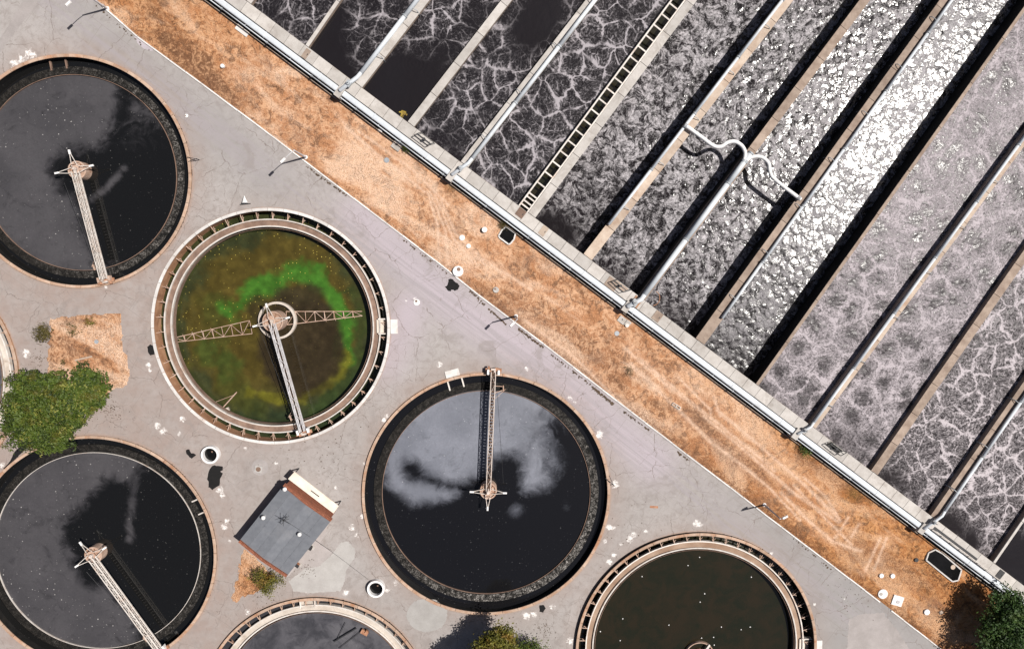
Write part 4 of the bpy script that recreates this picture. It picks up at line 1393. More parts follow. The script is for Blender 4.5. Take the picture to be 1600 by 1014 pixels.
for key, (c, R) in TK.items():
    rim_m, wall_m, style, zw, zl, wm = SPEC[key]
    rz = RIMZ[key]
    t = thing('settling_tank', TLAB[key], 'tank', (c[0], c[1], 0), 0, 'round settling tanks')
    TANK[key] = t
    rin = R - .42
    # wall ring below the coping
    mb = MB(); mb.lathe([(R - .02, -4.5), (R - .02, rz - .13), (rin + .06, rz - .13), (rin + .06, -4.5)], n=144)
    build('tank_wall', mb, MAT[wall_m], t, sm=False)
    NS = 48
    mb = MB(); da = 2 * math.pi / NS
    gap = .025 / R
    mb.lathe([(R + .03, rz - .14), (R + .03, rz - .03), (R, rz), (rin + .03, rz), (rin, rz - .03), (rin, rz - .14)], n=4, a0=gap, a1=da - gap)
    cm = mb.mesh('coping_stone', MAT[rim_m])
    for i in range(NS):
        link('coping_stone', cm, t, (0, 0, random.uniform(-.012, .012)), i * da)
    # launder
    ro, ri = R * .912, R * .852
    if style == 'scum':
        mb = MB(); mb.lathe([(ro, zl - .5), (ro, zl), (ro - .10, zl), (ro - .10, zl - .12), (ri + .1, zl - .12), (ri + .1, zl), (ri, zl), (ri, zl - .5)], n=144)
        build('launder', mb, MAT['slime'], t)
        na = 360
        mb = MB(); mb.lathe([(ro + .05, zl + .012), (ro - .3, zl + .02), (ri + .35, zl + .02), (ri + .05, zl + .012)], n=na, closed=False)
        o = build('scum_band', mb, MAT['scum'], t)
        aa = np.repeat(np.arange(na) * 2 * math.pi / na, 4)
        amt = {'A': .20 + .26 * np.cos(aa + .1), 'C': .09 + .10 * np.cos(aa + .2), 'D': .34 + .5 * np.cos(aa + 1.0)}[key]
        attr(o.data, 'amount', np.clip(amt, .07, 1))
        mb = MB(); mb.lathe([(ri - .08, zl - .4), (ri - .08, zl + .08), (ri - .15, zl + .08), (ri - .15, zl - .4)], n=144)
        build('weir_plate', mb, MAT['lip_white' if key == 'C' else 'launder_brown'], t)
    else:
        wfl = zl - .32
        mb = MB(); mb.lathe([(ro - .02, wfl - .1), (ro - .02, wfl), (ri + .02, wfl), (ri + .02, wfl - .1)], n=144)
        build('launder', mb, MAT[LM[key]], t)
        mb = MB(); mb.lathe([(ro + .05, wfl - .25), (ro + .05, zl), (ro - .13, zl), (ro - .13, wfl - .25)], n=144)
        build('weir_plate', mb, MAT['lip_white'], t)
        mb = MB(); mb.lathe([(ri + .12, wfl - .25), (ri + .12, zl), (ri - .08, zl), (ri - .08, wfl - .25)], n=144)
        build('weir_plate', mb, MAT['lip_white'], t)
        mb = MB(); mb.lathe([(ri - .30, zl - .9), (ri - .30, zl - .1), (ri - .35, zl - .1), (ri - .35, zl - .9)], n=144)
        build('scum_baffle', mb, MAT['launder_brown'], t)
        nb = 46 if key == 'B' else 54
        mb = MB()
        g0 = ro + .05; g1 = rin + .06
        mb.bar((g0, 0, zl - .06), (g1, .10, zl - .06), .10, .12)
        mb.bar((g0, .0, zl - .3), (g1, .10, zl - 1.0), .09, .09)
        mb.bar((g0 + .3, -.02, zl - .02), (g0 + .62, -.34, zl - .02), .06, .06)
        bm = mb.mesh('bracket', MAT['rust_pale'])
        for i in range(nb):
            link('bracket', bm, t, (0, 0, 0), 2 * math.pi * (i + .3) / nb)
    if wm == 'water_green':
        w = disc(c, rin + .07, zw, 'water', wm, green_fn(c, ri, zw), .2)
    else:
        w = disc(c, rin + .07, zw, 'water', wm, film_fn(key, zw))
    w['label'] = {'A': 'dusty black water in the upper left tank', 'B': 'green and brown algae water in the tank', 'C': 'black water with grey dust in the lower left tank', 'D': 'black water under a blue-grey film',
                  'E': 'plain grey water in the bottom tank', 'F': 'dark olive water with white scraps', 'G': 'water in the tank at the left edge'}[key]


def outlet(key, px, py, slab=True, dark=False):
    c, R = TK[key]; t = TANK[key]; rz = RIMZ[key]; zl = SPEC[key][4]
    p = at(px, py, zl); a = math.atan2(p.y - c[1], p.x - c[0])
    rin = R - .42; ro = R * .912
    ca, sa = math.cos(a), math.sin(a)
    for sgn in (-1, 1):
        mb = MB(); mb.box(((ro + rin) / 2 - .1, sgn * 1.15, zl - .2), rin - ro + .45, .2, .7)
        build('outlet_wall', mb, MAT['lip_white' if not dark else 'launder_brown'], t, (0, 0, 0), a)
    mb = MB(); x0 = R * .88
    mb.add([(x0, -1.05, zl - .1), (x0, 1.05, zl - .1), (rin - .15, 1.05, zl - .7), (rin - .15, -1.05, zl - .7)], [(0, 3, 2, 1)])
    o = build('outlet_floor', mb, MAT['scum' if SPEC[key][2] == 'scum' else 'launder_pale'], t, (0, 0, 0), a)
    if SPEC[key][2] == 'scum': attr(o.data, 'amount', [.8] * 4)
    if slab:
        mb = MB(); mb.box((R + .62, 0, .06), 1.1, 2.2, .16)
        build('outlet_slab', mb, MAT['rim_white'], t, (0, 0, 0), a)


outlet('B', 592, 510); outlet('D', 710, 592); outlet('A', 92, 104, False, True); outlet('C', 322, 786, False); outlet('E', 481, 946, False); outlet('F', 1268, 1008)


# ------------------------------------------------------------------ rotating scraper bridges
def bridge(key, cpx, epx, label, width=.68, hgt=.85, drum_r=1.35, mt='steel', feedwell=False, bm='rust'):
    c, R = TK[key]; rz = RIMZ[key]
    zc = rz + .9
    C = at(*cpx, zc); E = at(*epx, zc)
    C = Vector((c[0], c[1], 0)) if (C.xy - Vector(c)).length > 1.6 else Vector((C.x, C.y, 0))
    a = math.atan2(E.y - C.y, E.x - C.x)
    L = R - .15
    t = thing('scraper_bridge', label, 'bridge', tuple(C), a, 'half bridges across the settling tanks')
    z0 = rz + .45
    # deck of grating planks
    mb = MB()
    q = .9
    while q < L - .4:
        mb.box((q, 0, z0), .34, width - .1, .05); q += .5
    build('deck_grating', mb, MAT['launder_brown'], t)
    for sgn in (-1, 1):
        mb = MB(); y = sgn * width / 2
        mb.bar((.3, y, z0), (L - .1, y, z0), .15, .2)
        mb.bar((.3, y, z0 + hgt), (L - .5, y, z0 + hgt), .11, .11)
        mb.bar((.9, y * 1.0, z0 + hgt * .5), (L - .5, y * 1.0, z0 + hgt * .5), .06, .06)
        n = int(L / 1.05)
        for i in range(n):
            x0 = .6 + i * (L - 1.2) / n; x1 = .6 + (i + 1) * (L - 1.2) / n
            mb.bar((x0, y, z0), (x0, y, z0 + hgt), .06)
            mb.bar((x0, y, z0) if i % 2 else (x0, y, z0 + hgt), (x1, y, z0 + hgt) if i % 2 else (x1, y, z0), .055)
        build('side_truss', mb, MAT[mt], t)
    mb = MB(); n = int(L / 1.5)
    for i in range(n):
        x0 = .8 + i * 1.5
        if x0 + 1.5 > L - .6: break
        sg = 1 if i % 2 else -1
        mb.bar((x0, -sg * width / 2, z0 + hgt), (x0 + 1.5, sg * width / 2, z0 + hgt), .045)
    build('top_bracing', mb, MAT[mt], t)
    # centre drum
    mb = MB(); mb.lathe([(drum_r, z0 - 2.6), (drum_r, z0 - .15), (drum_r - .22, z0 - .15), (drum_r - .22, z0 - 2.6)], n=32)
    mb.cyl((0, 0, z0 - .55), drum_r - .25, .12, 28)
    d = build('centre_drum', mb, MAT['rust_pale'], t)
    mb = MB()
    for i in range(6):
        b_ = i * math.pi / 3 + .3
        mb.bar((.3 * math.cos(b_), .3 * math.sin(b_), z0 - .38), ((drum_r - .1) * math.cos(b_), (drum_r - .1) * math.sin(b_), z0 - .2), .1)
    build('spokes', mb, MAT[bm], d)
    mb = MB(); mb.box((-.15, 0, z0 + .0), 1.5, width + .15, .16); mb.box((-.8, 0, z0 + .3), .12, width + .1, .55)
    build('pivot_platform', mb, MAT['rust_pale'], t)
    mb = MB(); mb.cyl((-.1, .05, z0 + .1), .27, .5, 14); mb.box((.35, -.05, z0 + .3), .4, .3, .35); mb.cyl((-.1, .05, z0 + .6), .18, .16, 12)
    build('drive_motor', mb, MAT['steel_warm'], t)
    # flood light arms
    for da in (math.pi / 2, math.pi, -math.pi / 2):
        ca, sa = math.cos(da), math.sin(da)
        r = lambda x, y, z: (x * ca - y * sa, x * sa + y * ca, z)
        r0 = .55; r1 = 2.75
        mb = MB()
        mb.bar(r(r0, .42, z0 + .15), r(r1 - .35, .07, z0 + .5), .085)
        mb.bar(r(r0, -.42, z0 + .15), r(r1 - .35, -.07, z0 + .5), .085)
        arm = build('light_arm', mb, MAT['lip_white'], t)
        mb = MB(); x, y, z = r(r1 - .15, 0, z0 + .5)
        mb.box((x, y, z), .65, .26, .22, da)
        build('flood_light', mb, MAT['white'], arm)
    # end carriage running on the rim
    mb = MB(); mb.box((L - .2, 0, z0 - .05), .55, 2.5, .32); mb.box((L + .0, .75, z0 + .05), .75, .3, .3); mb.box((L - .05, -.5, z0 + .12), .5, .55, .45)
    cg = build('end_carriage', mb, MAT['rust'], t)
    for sgn in (-1, 1):
        mb = MB(); mb.tube([(L - .22, sgn * 1.05 - .09, rz + .22), (L - .22, sgn * 1.05 + .09, rz + .22)], .22, 14)
        build('wheel', mb, MAT['dark'], cg)
        mb = MB(); mb.box((L - .5, sgn * .82, z0 + .22), .75, .32, .7)
        build('control_box', mb, MAT['white' if key != 'A' else 'rust_pale'], cg)
    mb = MB(); mb.box((L - .05, .05, z0 + .35), .32, .75, .3); mb.cyl((L - .3, -.2, z0 + .3), .16, .45, 10)
    build('gear_motor', mb, MAT['steel_warm'], cg)
    # skimmer at the weir
    mb = MB(); x = R * .80
    mb.bar((x, -width / 2, z0), (x + .4, -width / 2 - 1.5, z0 - 1.0), .09)
    mb.bar((x + 1.1, -width / 2, z0), (x + .9, -width / 2 - 1.3, z0 - 1.0), .09)
    mb.box((x + .65, -width / 2 - 1.35, z0 - .9), .9, .16, .35, .1)
    mb.bar((x - .9, -width / 2 - .1, z0), (x + .5, -width / 2 - 1.7, z0 - .9), .05)
    build('skimmer_arm', mb, MAT['rust_pale'], t)
    # stay wire
    mb = MB(); mb.tube([(1.6, -2.0 if key != 'D' else -2.3, z0 + .4), (R * .8, -width / 2 - .4, z0 + .35)], .025, 4)
    build('stay_wire', mb, MAT['dark'], t)
    if feedwell:
        mb = MB(); mb.lathe([(2.95, zw_b - .3), (2.95, zw_b + .75), (2.6, zw_b + .75), (2.6, zw_b - .3)], n=48)
        build('feed_ring', mb, MAT['launder_pale'], t)
        for (p0, p1, w0, w1) in (((448, 497), (566, 490), 1.05, .35), ((392, 511), (274, 531), 1.05, .35)):
            A_ = at(*p0, zw_b + .3); B_ = at(*p1, zw_b + .3)
            Ri = Matrix.Rotation(-a, 4, 'Z')
            A_ = Ri @ (A_ - C); B_ = Ri @ (B_ - C); A_.z = B_.z = zw_b + .35
            d_ = (B_ - A_).normalized(); n_ = Vector((-d_.y, d_.x, 0))
            mb = MB(); nseg = 8
            for j in range(nseg):
                t0, t1 = j / nseg, (j + 1) / nseg
                q = []
                for tt in (t0, t1):
                    wv = w0 + (w1 - w0) * tt
                    m_ = A_.lerp(B_, tt)
                    q.append((m_ + n_ * wv, m_ - n_ * wv))
                mb.bar(q[0][0], q[1][0], .10); mb.bar(q[0][1], q[1][1], .10); mb.bar(q[0][0], q[0][1], .075)
                mb.bar(q[0][0] if j % 2 else q[0][1], q[1][1] if j % 2 else q[1][0], .06)
                if j > 3:
                    mb.bar(q[0][0] + n_ * .1, q[0][1] - n_ * .25 + d_ * .2, .05)
            build('rake_arm', mb, MAT['rust_pale'], t)
    return t


zw_b = SPEC['B'][3]
bridge('A', (116, 265), (162, 437), 'half bridge with a rusty drum and white lights on the upper left tank', mt='lip_white')
bridge('B', (424, 503), (475, 682), 'half bridge with rake arms and a ring over the green tank', mt='steel', feedwell=True, drum_r=1.6, bm='rust')
bridge('C', (150, 856), (247, 1014), 'half bridge slanting to the bottom over the lower left black tank', mt='lip_white')
bridge('D', (763, 769), (771, 583), 'upright half bridge over the tank with the blue-grey film', mt='steel_warm', width=.68)
# the far olive tank: only the top of its centre ring shows
cF, RF = TK['F']
t = thing('feed_well', 'thin rusty ring with a white strut at the centre of the dark olive tank', 'ring', (cF[0], cF[1], SPEC['F'][3]))
pc = at(1092, 1023, SPEC['F'][3]); t.location = (pc.x, pc.y, SPEC['F'][3])
mb = MB(); mb.lathe([(2.5, -.3), (2.5, .55), (2.36, .55), (2.36, -.3)], n=48); build('ring', mb, MAT['rust_pale'], t)
mb = MB(); mb.cyl((0, 0, -.4), 1.2, .8, 24); build('centre_drum', mb, MAT['rust'], t)
mb = MB(); mb.bar((.2, .3, .7), (1.5, 2.2, .7), .2, .2); mb.bar((.6, .1, .7), (1.6, 2.1, .7), .12, .12); build('strut', mb, MAT['lip_white'], t)
# grey tank: a skimmer, its shadow modelled as dark bars
t = thing('skimmer', 'rusty skimmer with its shadow modelled as dark bars over the plain grey water', 'skimmer', tuple(at(570, 986, -1.1)))
mb = MB(); mb.box((0, 0, .3), 1.2, .7, .35, -.5); mb.box((.4, .2, .5), .4, .5, .4, -.5); build('scraper_box', mb, MAT['rust'], t)
mb = MB(); o = at(570, 986, -1.1)
mb.bar(at(557, 980, -1.1) - o + Vector((0, 0, .2)), at(522, 1001, -1.1) - o + Vector((0, 0, .2)), .18)
mb.bar(at(565, 985, -1.1) - o + Vector((0, 0, .1)), at(530, 1012, -1.1) - o + Vector((0, 0, .1)), .08)
mb.bar(at(540, 972, -1.1) - o + Vector((0, 0, .15)), at(528, 996, -1.1) - o + Vector((0, 0, .15)), .08)
build('shadow_bars', mb, MAT['dark'], t)
# broken scraper lying in the green tank
t = thing('broken_scraper', 'fallen rusty scraper frame lying in the lower left of the green water', 'scraper', tuple(at(357, 636, zw_b)))
o = at(357, 636, zw_b)
mb = MB(); f = lambda x, y, z: at(x, y, zw_b) - o + Vector((0, 0, z))
mb.bar(f(345, 641, .3), f(371, 612, .3), .16); mb.bar(f(331, 630, .2), f(368, 616, .25), .07); build('strut', mb, MAT['rust_pale'], t)
mb = MB(); mb.box(f(354, 640, .2), .9, .6, .4, .4); mb.box(f(360, 645, .15), .9, .5, .2, -.4); build('scraper_box', mb, MAT['steel_warm'], t)
# white scraps on the olive water
zF = SPEC['F'][3]
for x, y in [(1045, 976), (1127, 979), (1158, 983), (1172, 979), (1094, 940), (1101, 927), (1174, 901), (1096, 996), (1115, 995), (1116, 1007), (969, 1000), (1003, 900), (938, 986), (973, 966), (1093, 870), (1075, 883)]:
    p = at(x, y, zF); mb = MB()
    mb.prism([(random.uniform(.06, .12) * math.cos(k * 1.05), random.uniform(.06, .12) * math.sin(k * 1.05)) for k in range(6)], -.02, .08)
    mb.cyl((.05, .02, .06), .09, .07, 6, .04)
    tag(build('floating_scrap', mb, MAT['white'], None, tuple(p), random.uniform(0, 6)), 'small white scrap floating on the dark olive water', 'scrap', 'white scraps on the olive tank')

# ------------------------------------------------------------------ brick hut
ZR = 3.4
rA, rB, rC, rD = [at(*p, ZR) for p in ((444, 756), (517, 808), (448, 902), (376, 846))]
hc = (rA + rB + rC + rD) / 4
hut = thing('brick_hut', 'small brick building with a grey felt roof and cream canopy between the tanks', 'building', (hc.x, hc.y, 0))
ex = ((rB - rA) + (rC - rD)).normalized(); ey = ((rA - rD) + (rB - rC)).normalized()
wx = ((rB - rA).length + (rC - rD).length) / 2; wy = ((rA - rD).length + (rB - rC).length) / 2
ha = math.atan2(ex.y, ex.x)
hut.rotation_euler = (0, 0, ha)
flip = 1 if ey.dot(Vector((-math.sin(ha), math.cos(ha), 0))) > 0 else -1
hx, hy = wx / 2, wy / 2
RDG = .42
# walls
for (x, y, sx, sy) in ((0, hy - .15, wx - .3, .3), (0, -hy + .15, wx - .3, .3), (hx - .3, 0, .3, wy - .62), (-hx + .3, 0, .3, wy - .62)):
    mb = MB(); mb.box((x, y * flip, (ZR - .2) / 2), sx, sy, ZR - .2); build('wall', mb, MAT['brick'], hut)
# roof felt in strips, low gable with the ridge along the long axis
for sgn in (-1, 1):
    n = 3
    for i in range(n):
        xa, xb = hx * i / n, hx * (i + 1) / n - .015
        za = ZR + RDG * (1 - xa / hx); zb = ZR + RDG * (1 - xb / hx)
        mb = MB()
        y0, y1 = -hy + .36, hy - .36
        if i == n - 1: xb += .12
        vs = [(sgn * xa, y0, za), (sgn * xb, y0, zb), (sgn * xb, y1, zb), (sgn * xa, y1, za)]
        vs += [(v[0], v[1], v[2] - .18) for v in vs]
        fs = [(0, 1, 2, 3), (7, 6, 5, 4), (0, 4, 5, 1), (1, 5, 6, 2), (2, 6, 7, 3), (3, 7, 4, 0)]
        if sgn < 0: fs = [tuple(reversed(f_)) for f_ in fs]
        mb.add(vs, fs)
        build('roof_strip', mb, MAT['roof'], hut)
# brick parapets at both gable ends
for sgn in (-1, 1):
    mb = MB()
    yA, yB = sgn * (hy - .35), sgn * (hy + .0)
    prof = [(-hx - .1, ZR - .3), (hx + .1, ZR - .3), (hx + .1, ZR + .25), (0, ZR + RDG + .25), (-hx - .1, ZR + .25)]
    vs = [(x, min(yA, yB), z) for x, z in prof] + [(x, max(yA, yB), z) for x, z in prof]
    mb.add(vs, [(0, 1, 2, 3, 4), (9, 8, 7, 6, 5)] + [(i, i + 5, (i + 1) % 5 + 5, (i + 1) % 5) for i in range(5)])
    pr = build('parapet', mb, MAT['brick'], hut)
    nbk = 34
    for i in range(nbk):                                # brick-on-edge coping
        x0 = -hx - .1 + (2 * hx + .2) * (i + .5) / nbk
        z = ZR + .25 + RDG * (1 - abs(x0) / (hx + .1)) + .04
        mb = MB(); mb.box((x0, (yA + yB) / 2, z), (2 * hx + .2) / nbk - .03, .39, .1); build('brick', mb, MAT['brick'], pr)
# cream canopy
cz = 2.6
cq = [at(*p, cz) for p in ((460, 737), (529, 790.5), (521, 802), (450, 748))]
inv = Matrix.Rotation(-ha, 4, 'Z')
lp = [inv @ (p - hc) for p in cq]
mb = MB(); mb.prism([(p.x, p.y) for p in lp], cz - .18, cz); build('canopy', mb, m_rough('cream_canopy', (.60, .52, .44), (.70, .63, .55), .8, (.45, .3, .2), .5), hut)
mb = MB()
for p in (lp[0], lp[1]):
    q = p * .97; mb.box((q.x, q.y, cz / 2 - .1), .15, .15, cz - .2)
build('canopy_post', mb, MAT['dark'], hut)
mb = MB(); q = (lp[0] * .5 + lp[2] * .5); mb.box((q.x + .2, q.y, cz + .04), 1.6, .12, .08); build('canopy_gutter', mb, MAT['dark'], hut)
lab3 = ['white ball roof vent at the top corner of the hut roof', 'white ball roof vent near the left edge of the hut roof', 'white ball roof vent near the middle of the hut roof']
for (x, y), lb in zip(((444.5, 764.5), (411, 809), (467.5, 835)), lab3):
    p = at(x, y, ZR + .9)
    p.z = ZR + .1
    t = thing('roof_vent', lb, 'vent', tuple(p), 0, 'ball vents on the hut roof')
    mb = MB(); mb.tube([(0, 0, -.05), (0, 0, .65)], .13, 12); build('stem', mb, MAT['steel'], t)
    mb = MB(); mb.lathe([(.001, .5), (.22, .53), (.32, .68), (.32, .85), (.22, 1.0), (.001, 1.05)], n=18, closed=False); build('vent_ball', mb, MAT['white'], t, sm=True)
p = at(446, 809, ZR + .9)
t = thing('roof_antenna', 'thin dark aerial with cross bars in the middle of the hut roof', 'antenna', (p.x, p.y, ZR + .3))
mb = MB(); mb.tube([(0, 0, 0), (0, 0, 1.8)], .05, 8); build('mast', mb, MAT['dark'], t)
mb = MB()
for a_ in (.3, 1.5, 2.6): mb.bar((-.9 * math.cos(a_), -.9 * math.sin(a_), 1.6), (.9 * math.cos(a_), .9 * math.sin(a_), 1.75), .05)
mb.bar((-.5, -.8, 1.2), (.7, .6, 1.2), .05)
build('cross_bar', mb, MAT['dark'], t)
c0 = Vector((p.x, p.y, ZR + 1.7)); c1 = at(575, 905, .9)
mb = MB(); mb.tube([c0.lerp(c1, i / 12) - Vector((0, 0, 1.0 * math.sin(math.pi * i / 12) * .5)) for i in range(13)], .022, 4)
tag(build('overhead_cable', mb, MAT['dark']), 'thin black cable from the hut roof aerial to the white ring chamber', 'cable')
for nm, x, y, lb in (('meter_box', 486, 853, 'small dark box beside the right wall of the brick hut'), ('meter_box', 466, 880, 'rusty dark box near the lower corner of the brick hut')):
    p = at(x, y, 0); t = thing(nm, lb, 'box', tuple(p), ha)
    mb = MB(); mb.box((0, 0, .45), .6, .4, .8); build('body', mb, MAT['dark' if x > 480 else 'rust'], t)
    mb = MB(); mb.box((0, 0, .9), .7, .5, .06); build('lid', mb, MAT['dark'], t)
    mb = MB(); mb.box((.15, 0, .05), 1.0, .6, .08); build('plinth', mb, MAT['concrete'], t)


# ------------------------------------------------------------------ street lamps
def lamp(base, arm_px, h, label, base_plate=True):
    b = at(*base, 0)
    t = thing('street_lamp', label, 'lamp', tuple(b), 0, 'street lamps along the kerb')
    mb = MB(); mb.tube([(0, 0, .1), (0, 0, h)], [.16, .10], 12); build('pole', mb, MAT['steel'], t)
    mb = MB(); mb.cyl((0, 0, 0), .36, .22, 16, .28); build('base', mb, MAT['white'], t)
    ax, ay = arm_px[0] * .1, -arm_px[1] * .1
    mb = MB(); mb.tube(spline([(0, 0, h - .25), (ax * .25, ay * .25, h + .12), (ax * .6, ay * .6, h + .22), (ax, ay, h + .2)], 5), .055, 8); build('arm', mb, MAT['steel'], t)
    mb = MB(); a = math.atan2(ay, ax)
    mb.box((ax * 1.05, ay * 1.05, h + .2), .95, .38, .16, a, .8); hd = build('lamp_head', mb, MAT['white'], t)
    mb = MB(); mb.box((ax * 1.08, ay * 1.08, h + .10), .6, .28, .05, a); build('lens', mb, MAT['steel'], hd)
    mb = MB(); mb.box((.0, .0, 1.2), .35, .25, .5); build('service_door', mb, MAT['steel'], t)


lamp((168, 14), (-18, 16), 6.3, 'street lamp at the top left end of the kerb')
lamp((478, 246), (-15, 14), 6.3, 'street lamp on the kerb above the green tank')
lamp((806, 494), (-7, 7), 6.3, 'street lamp on the kerb near the middle of the yard')
lamp((1194, 788), (6, -3), 6.3, 'street lamp in the dry grass right of the film-covered tank')


# ------------------------------------------------------------------ trees and shrubs
def crown_mesh(lobes, n_clump, leaf, mname, per=16, spread=.38):
    V = []; Fc = []; R = []
    vol = np.array([l[3] ** 2 for l in lobes]); vol = vol / vol.sum()
    for _ in range(n_clump):
        l = lobes[rng.choice(len(lobes), p=vol)]
        u = rng.normal(size=3); u /= np.linalg.norm(u)
        if u[2] < -.2: u[2] = -u[2] * .6
        k = rng.random() ** .35
        k *= 1 + .34 * math.sin(5.1 * u[0] + l[0]) * math.sin(6.3 * u[1] + l[1]) + rng.normal(0, .14)
        cc = np.array([l[0] + u[0] * l[3] * k, l[1] + u[1] * l[3] * k, l[2] + u[2] * l[4] * k])
        base = rng.random()
        for _ in range(per):
            p = cc + rng.normal(0, spread, 3) * np.array([1, 1, .7])
            nrm = rng.normal(size=3) * .75 + np.array([0, 0, .9]) + u * .5
            nrm /= np.linalg.norm(nrm)
            tdir = np.cross(nrm, rng.normal(size=3)); tdir /= np.linalg.norm(tdir) + 1e-9
            bdir = np.cross(nrm, tdir)
            s = leaf * rng.uniform(.6, 1.3); w = s * .5
            o = len(V)
            V += [tuple(p - tdir * s * .5), tuple(p + bdir * w * .5), tuple(p + tdir * s * .5 + nrm * -.05), tuple(p - bdir * w * .5)]
            Fc.append((o, o + 1, o + 2, o + 3))
            r = min(1, max(0, base * .75 + rng.random() * .25)); R += [r] * 4
    me = bpy.data.meshes.new('crown'); me.from_pydata(V, [], Fc); me.update()
    attr(me, 'rnd', R); me.materials.append(MAT[mname])
    return me


def tree(name, label, lobes_px, zc, hz, mname, n_clump, leaf=.34, cat='tree', trunk_r=.22, per=16, spread=.38, twigs=0):
    """lobes: (px, py, r px) seen at crown height zc"""
    W = [(*at(x, y, zc)[:2], zc * (.85 + .3 * random.random()), r * .1, hz * r / max(q[2] for q in lobes_px)) for x, y, r in lobes_px]
    cx = sum(w[0] for w in W) / len(W); cy = sum(w[1] for w in W) / len(W)
    t = thing(name, label, cat, (cx, cy, 0))
    L = [(w[0] - cx, w[1] - cy, w[2], w[3], w[4]) for w in W]
    link('crown', crown_mesh(L, n_clump, leaf, mname, per, spread), t)
    mb = MB()
    mb.tube([(0, 0, -.1), (.05, .03, zc * .3), (.0, .08, zc * .6)], [trunk_r * 1.3, trunk_r, trunk_r * .7], 9)
    for l in L:
        mb.tube([(0, .06, zc * .5), (l[0] * .5, l[1] * .5, (zc * .5 + l[2]) / 2), (l[0], l[1], l[2])], [trunk_r * .6, trunk_r * .4, trunk_r * .15], 7)
        for _ in range(4 + twigs):
            a = random.uniform(0, 6.28); e = l[3] * random.uniform(.6, .95)
            mb.tube([(l[0] * .6, l[1] * .6, l[2] * .85), (l[0] + math.cos(a) * e * .6, l[1] + math.sin(a) * e * .6, l[2] + .1), (l[0] + math.cos(a) * e, l[1] + math.sin(a) * e, l[2] + l[4] * .25)], [trunk_r * .3, trunk_r * .18, .02], 5)
    build('trunk', mb, MAT['bark'], t, sm=True)
    return t


tree('broadleaf_tree', 'large bushy green tree beside the left-edge tank, overhanging the lower left tank', [(48, 604, 28), (85, 610, 30), (138, 602, 25), (150, 606, 21), (34, 646, 29), (78, 645, 34), (112, 630, 30), (64, 680, 26), (90, 682, 24), (38, 668, 26), (132, 592, 19), (128, 632, 27), (110, 660, 22), (152, 618, 17)], 3.4, 2.4, 'leaf', 1450, .42, trunk_r=.3, per=22, spread=.30)
tree('broadleaf_tree', 'dark round green tree in the lower right corner beside the walkway', [(1578, 960, 36), (1605, 985, 42), (1562, 985, 34), (1600, 1020, 42), (1558, 1012, 32), (1572, 944, 24)], 4.6, 3.4, 'leaf_dark', 1500, .44, trunk_r=.28)
tree('broadleaf_tree', 'yellow-green tree at the bottom edge between the tanks, with a long leafy shadow', [(778, 1002, 22), (762, 1022, 24), (796, 1028, 24), (788, 992, 14)], 6.0, 2.6, 'leaf_yellow', 900, .40, trunk_r=.2)
tree('broadleaf_tree', 'low green tree at the bottom edge right of the yellow-green one', [(832, 1012, 16), (846, 1020, 14), (812, 1014, 18), (822, 1024, 18)], 2.5, 1.6, 'leaf', 200, .3, trunk_r=.15)
tree('broadleaf_tree', 'dark tree at the bottom edge casting a ragged leafy shadow on the yard', [(755, 1052, 26), (738, 1046, 20), (770, 1062, 26)], 7.5, 3.0, 'leaf_dark', 1000, .44, trunk_r=.2)
tree('shrub', 'yellow-green shrub growing against the lower left wall of the brick hut', [(416, 906, 17), (404, 900, 13), (430, 904, 14), (418, 918, 12)], 1.4, 1.1, 'leaf_yellow', 150, .26, 'shrub', .08, 14, .26)
tree('shrub', 'sparse olive shrub with bare twigs at the corner of the dry patch', [(66, 518, 10), (74, 512, 8), (62, 526, 9), (72, 526, 8)], 1.2, .8, 'leaf_dry', 60, .24, 'shrub', .06, 12, .24, 5)
tree('shrub', 'small olive weed in the middle of the dry patch', [(112, 515, 10)], .5, .4, 'leaf_dry', 22, .2, 'shrub', .03, 10, .2)
tree('shrub', 'small yellow-green weed near the top of the dry patch', [(140, 503, 8)], .5, .4, 'leaf_yellow', 18, .2, 'shrub', .03, 10, .2)
tree('shrub', 'little weed beside the pale plank on the dry patch', [(99, 568, 4)], .4, .3, 'leaf_dry', 9, .2, 'shrub', .03, 8, .14)
tree('shrub', 'green weed beside the pipe saddle opposite the lilac foam', [(1262, 706, 9), (1254, 699, 6)], .8, .6, 'leaf', 34, .22, 'shrub', .04, 12, .2)
tree('shrub', 'small green weed beside the square slab near the header pipe', [(634, 232, 6)], .5, .4, 'leaf', 14, .2, 'shrub', .03, 10, .16)
tree('shrub', 'olive weed on the rim of the small black pit', [(786, 352, 7)], .6, .5, 'leaf_dry', 18, .2, 'shrub', .03, 10, .2)
tree('shrub', 'olive tuft in the grass below the pale slab pair', [(983, 580, 8)], .4, .3, 'leaf_dry', 14, .18, 'shrub', .03, 8, .25)


# ------------------------------------------------------------------ chambers, hatches, covers, slabs
def ring_chamber(px, py, rp, h, label):
    p = at(px, py, h); t = thing('ring_chamber', label, 'chamber', (p.x, p.y, 0), 0, 'open white ring chambers')
    R = rp * .1
    mb = MB(); mb.lathe([(R, -.02), (R, h), (R * .78, h), (R * .78, -.02)], n=40); build('ring_wall', mb, MAT['white'], t)
    mb = MB(); mb.cyl((0, 0, -.01), R * .79, .06, 32); build('floor', mb, MAT['black'], t)
    mb = MB(); mb.tube([(.1, .25, .05), (.3, .5, h * .8)], .12, 8); build('inlet_pipe', mb, MAT['launder_brown'], t)


ring_chamber(327.5, 711, 13.8, .8, 'white open ring chamber near the lower left tank and the dark patches')
ring_chamber(587, 920.5, 13.8, .8, 'white open ring chamber below the brick hut, at the end of the cable')


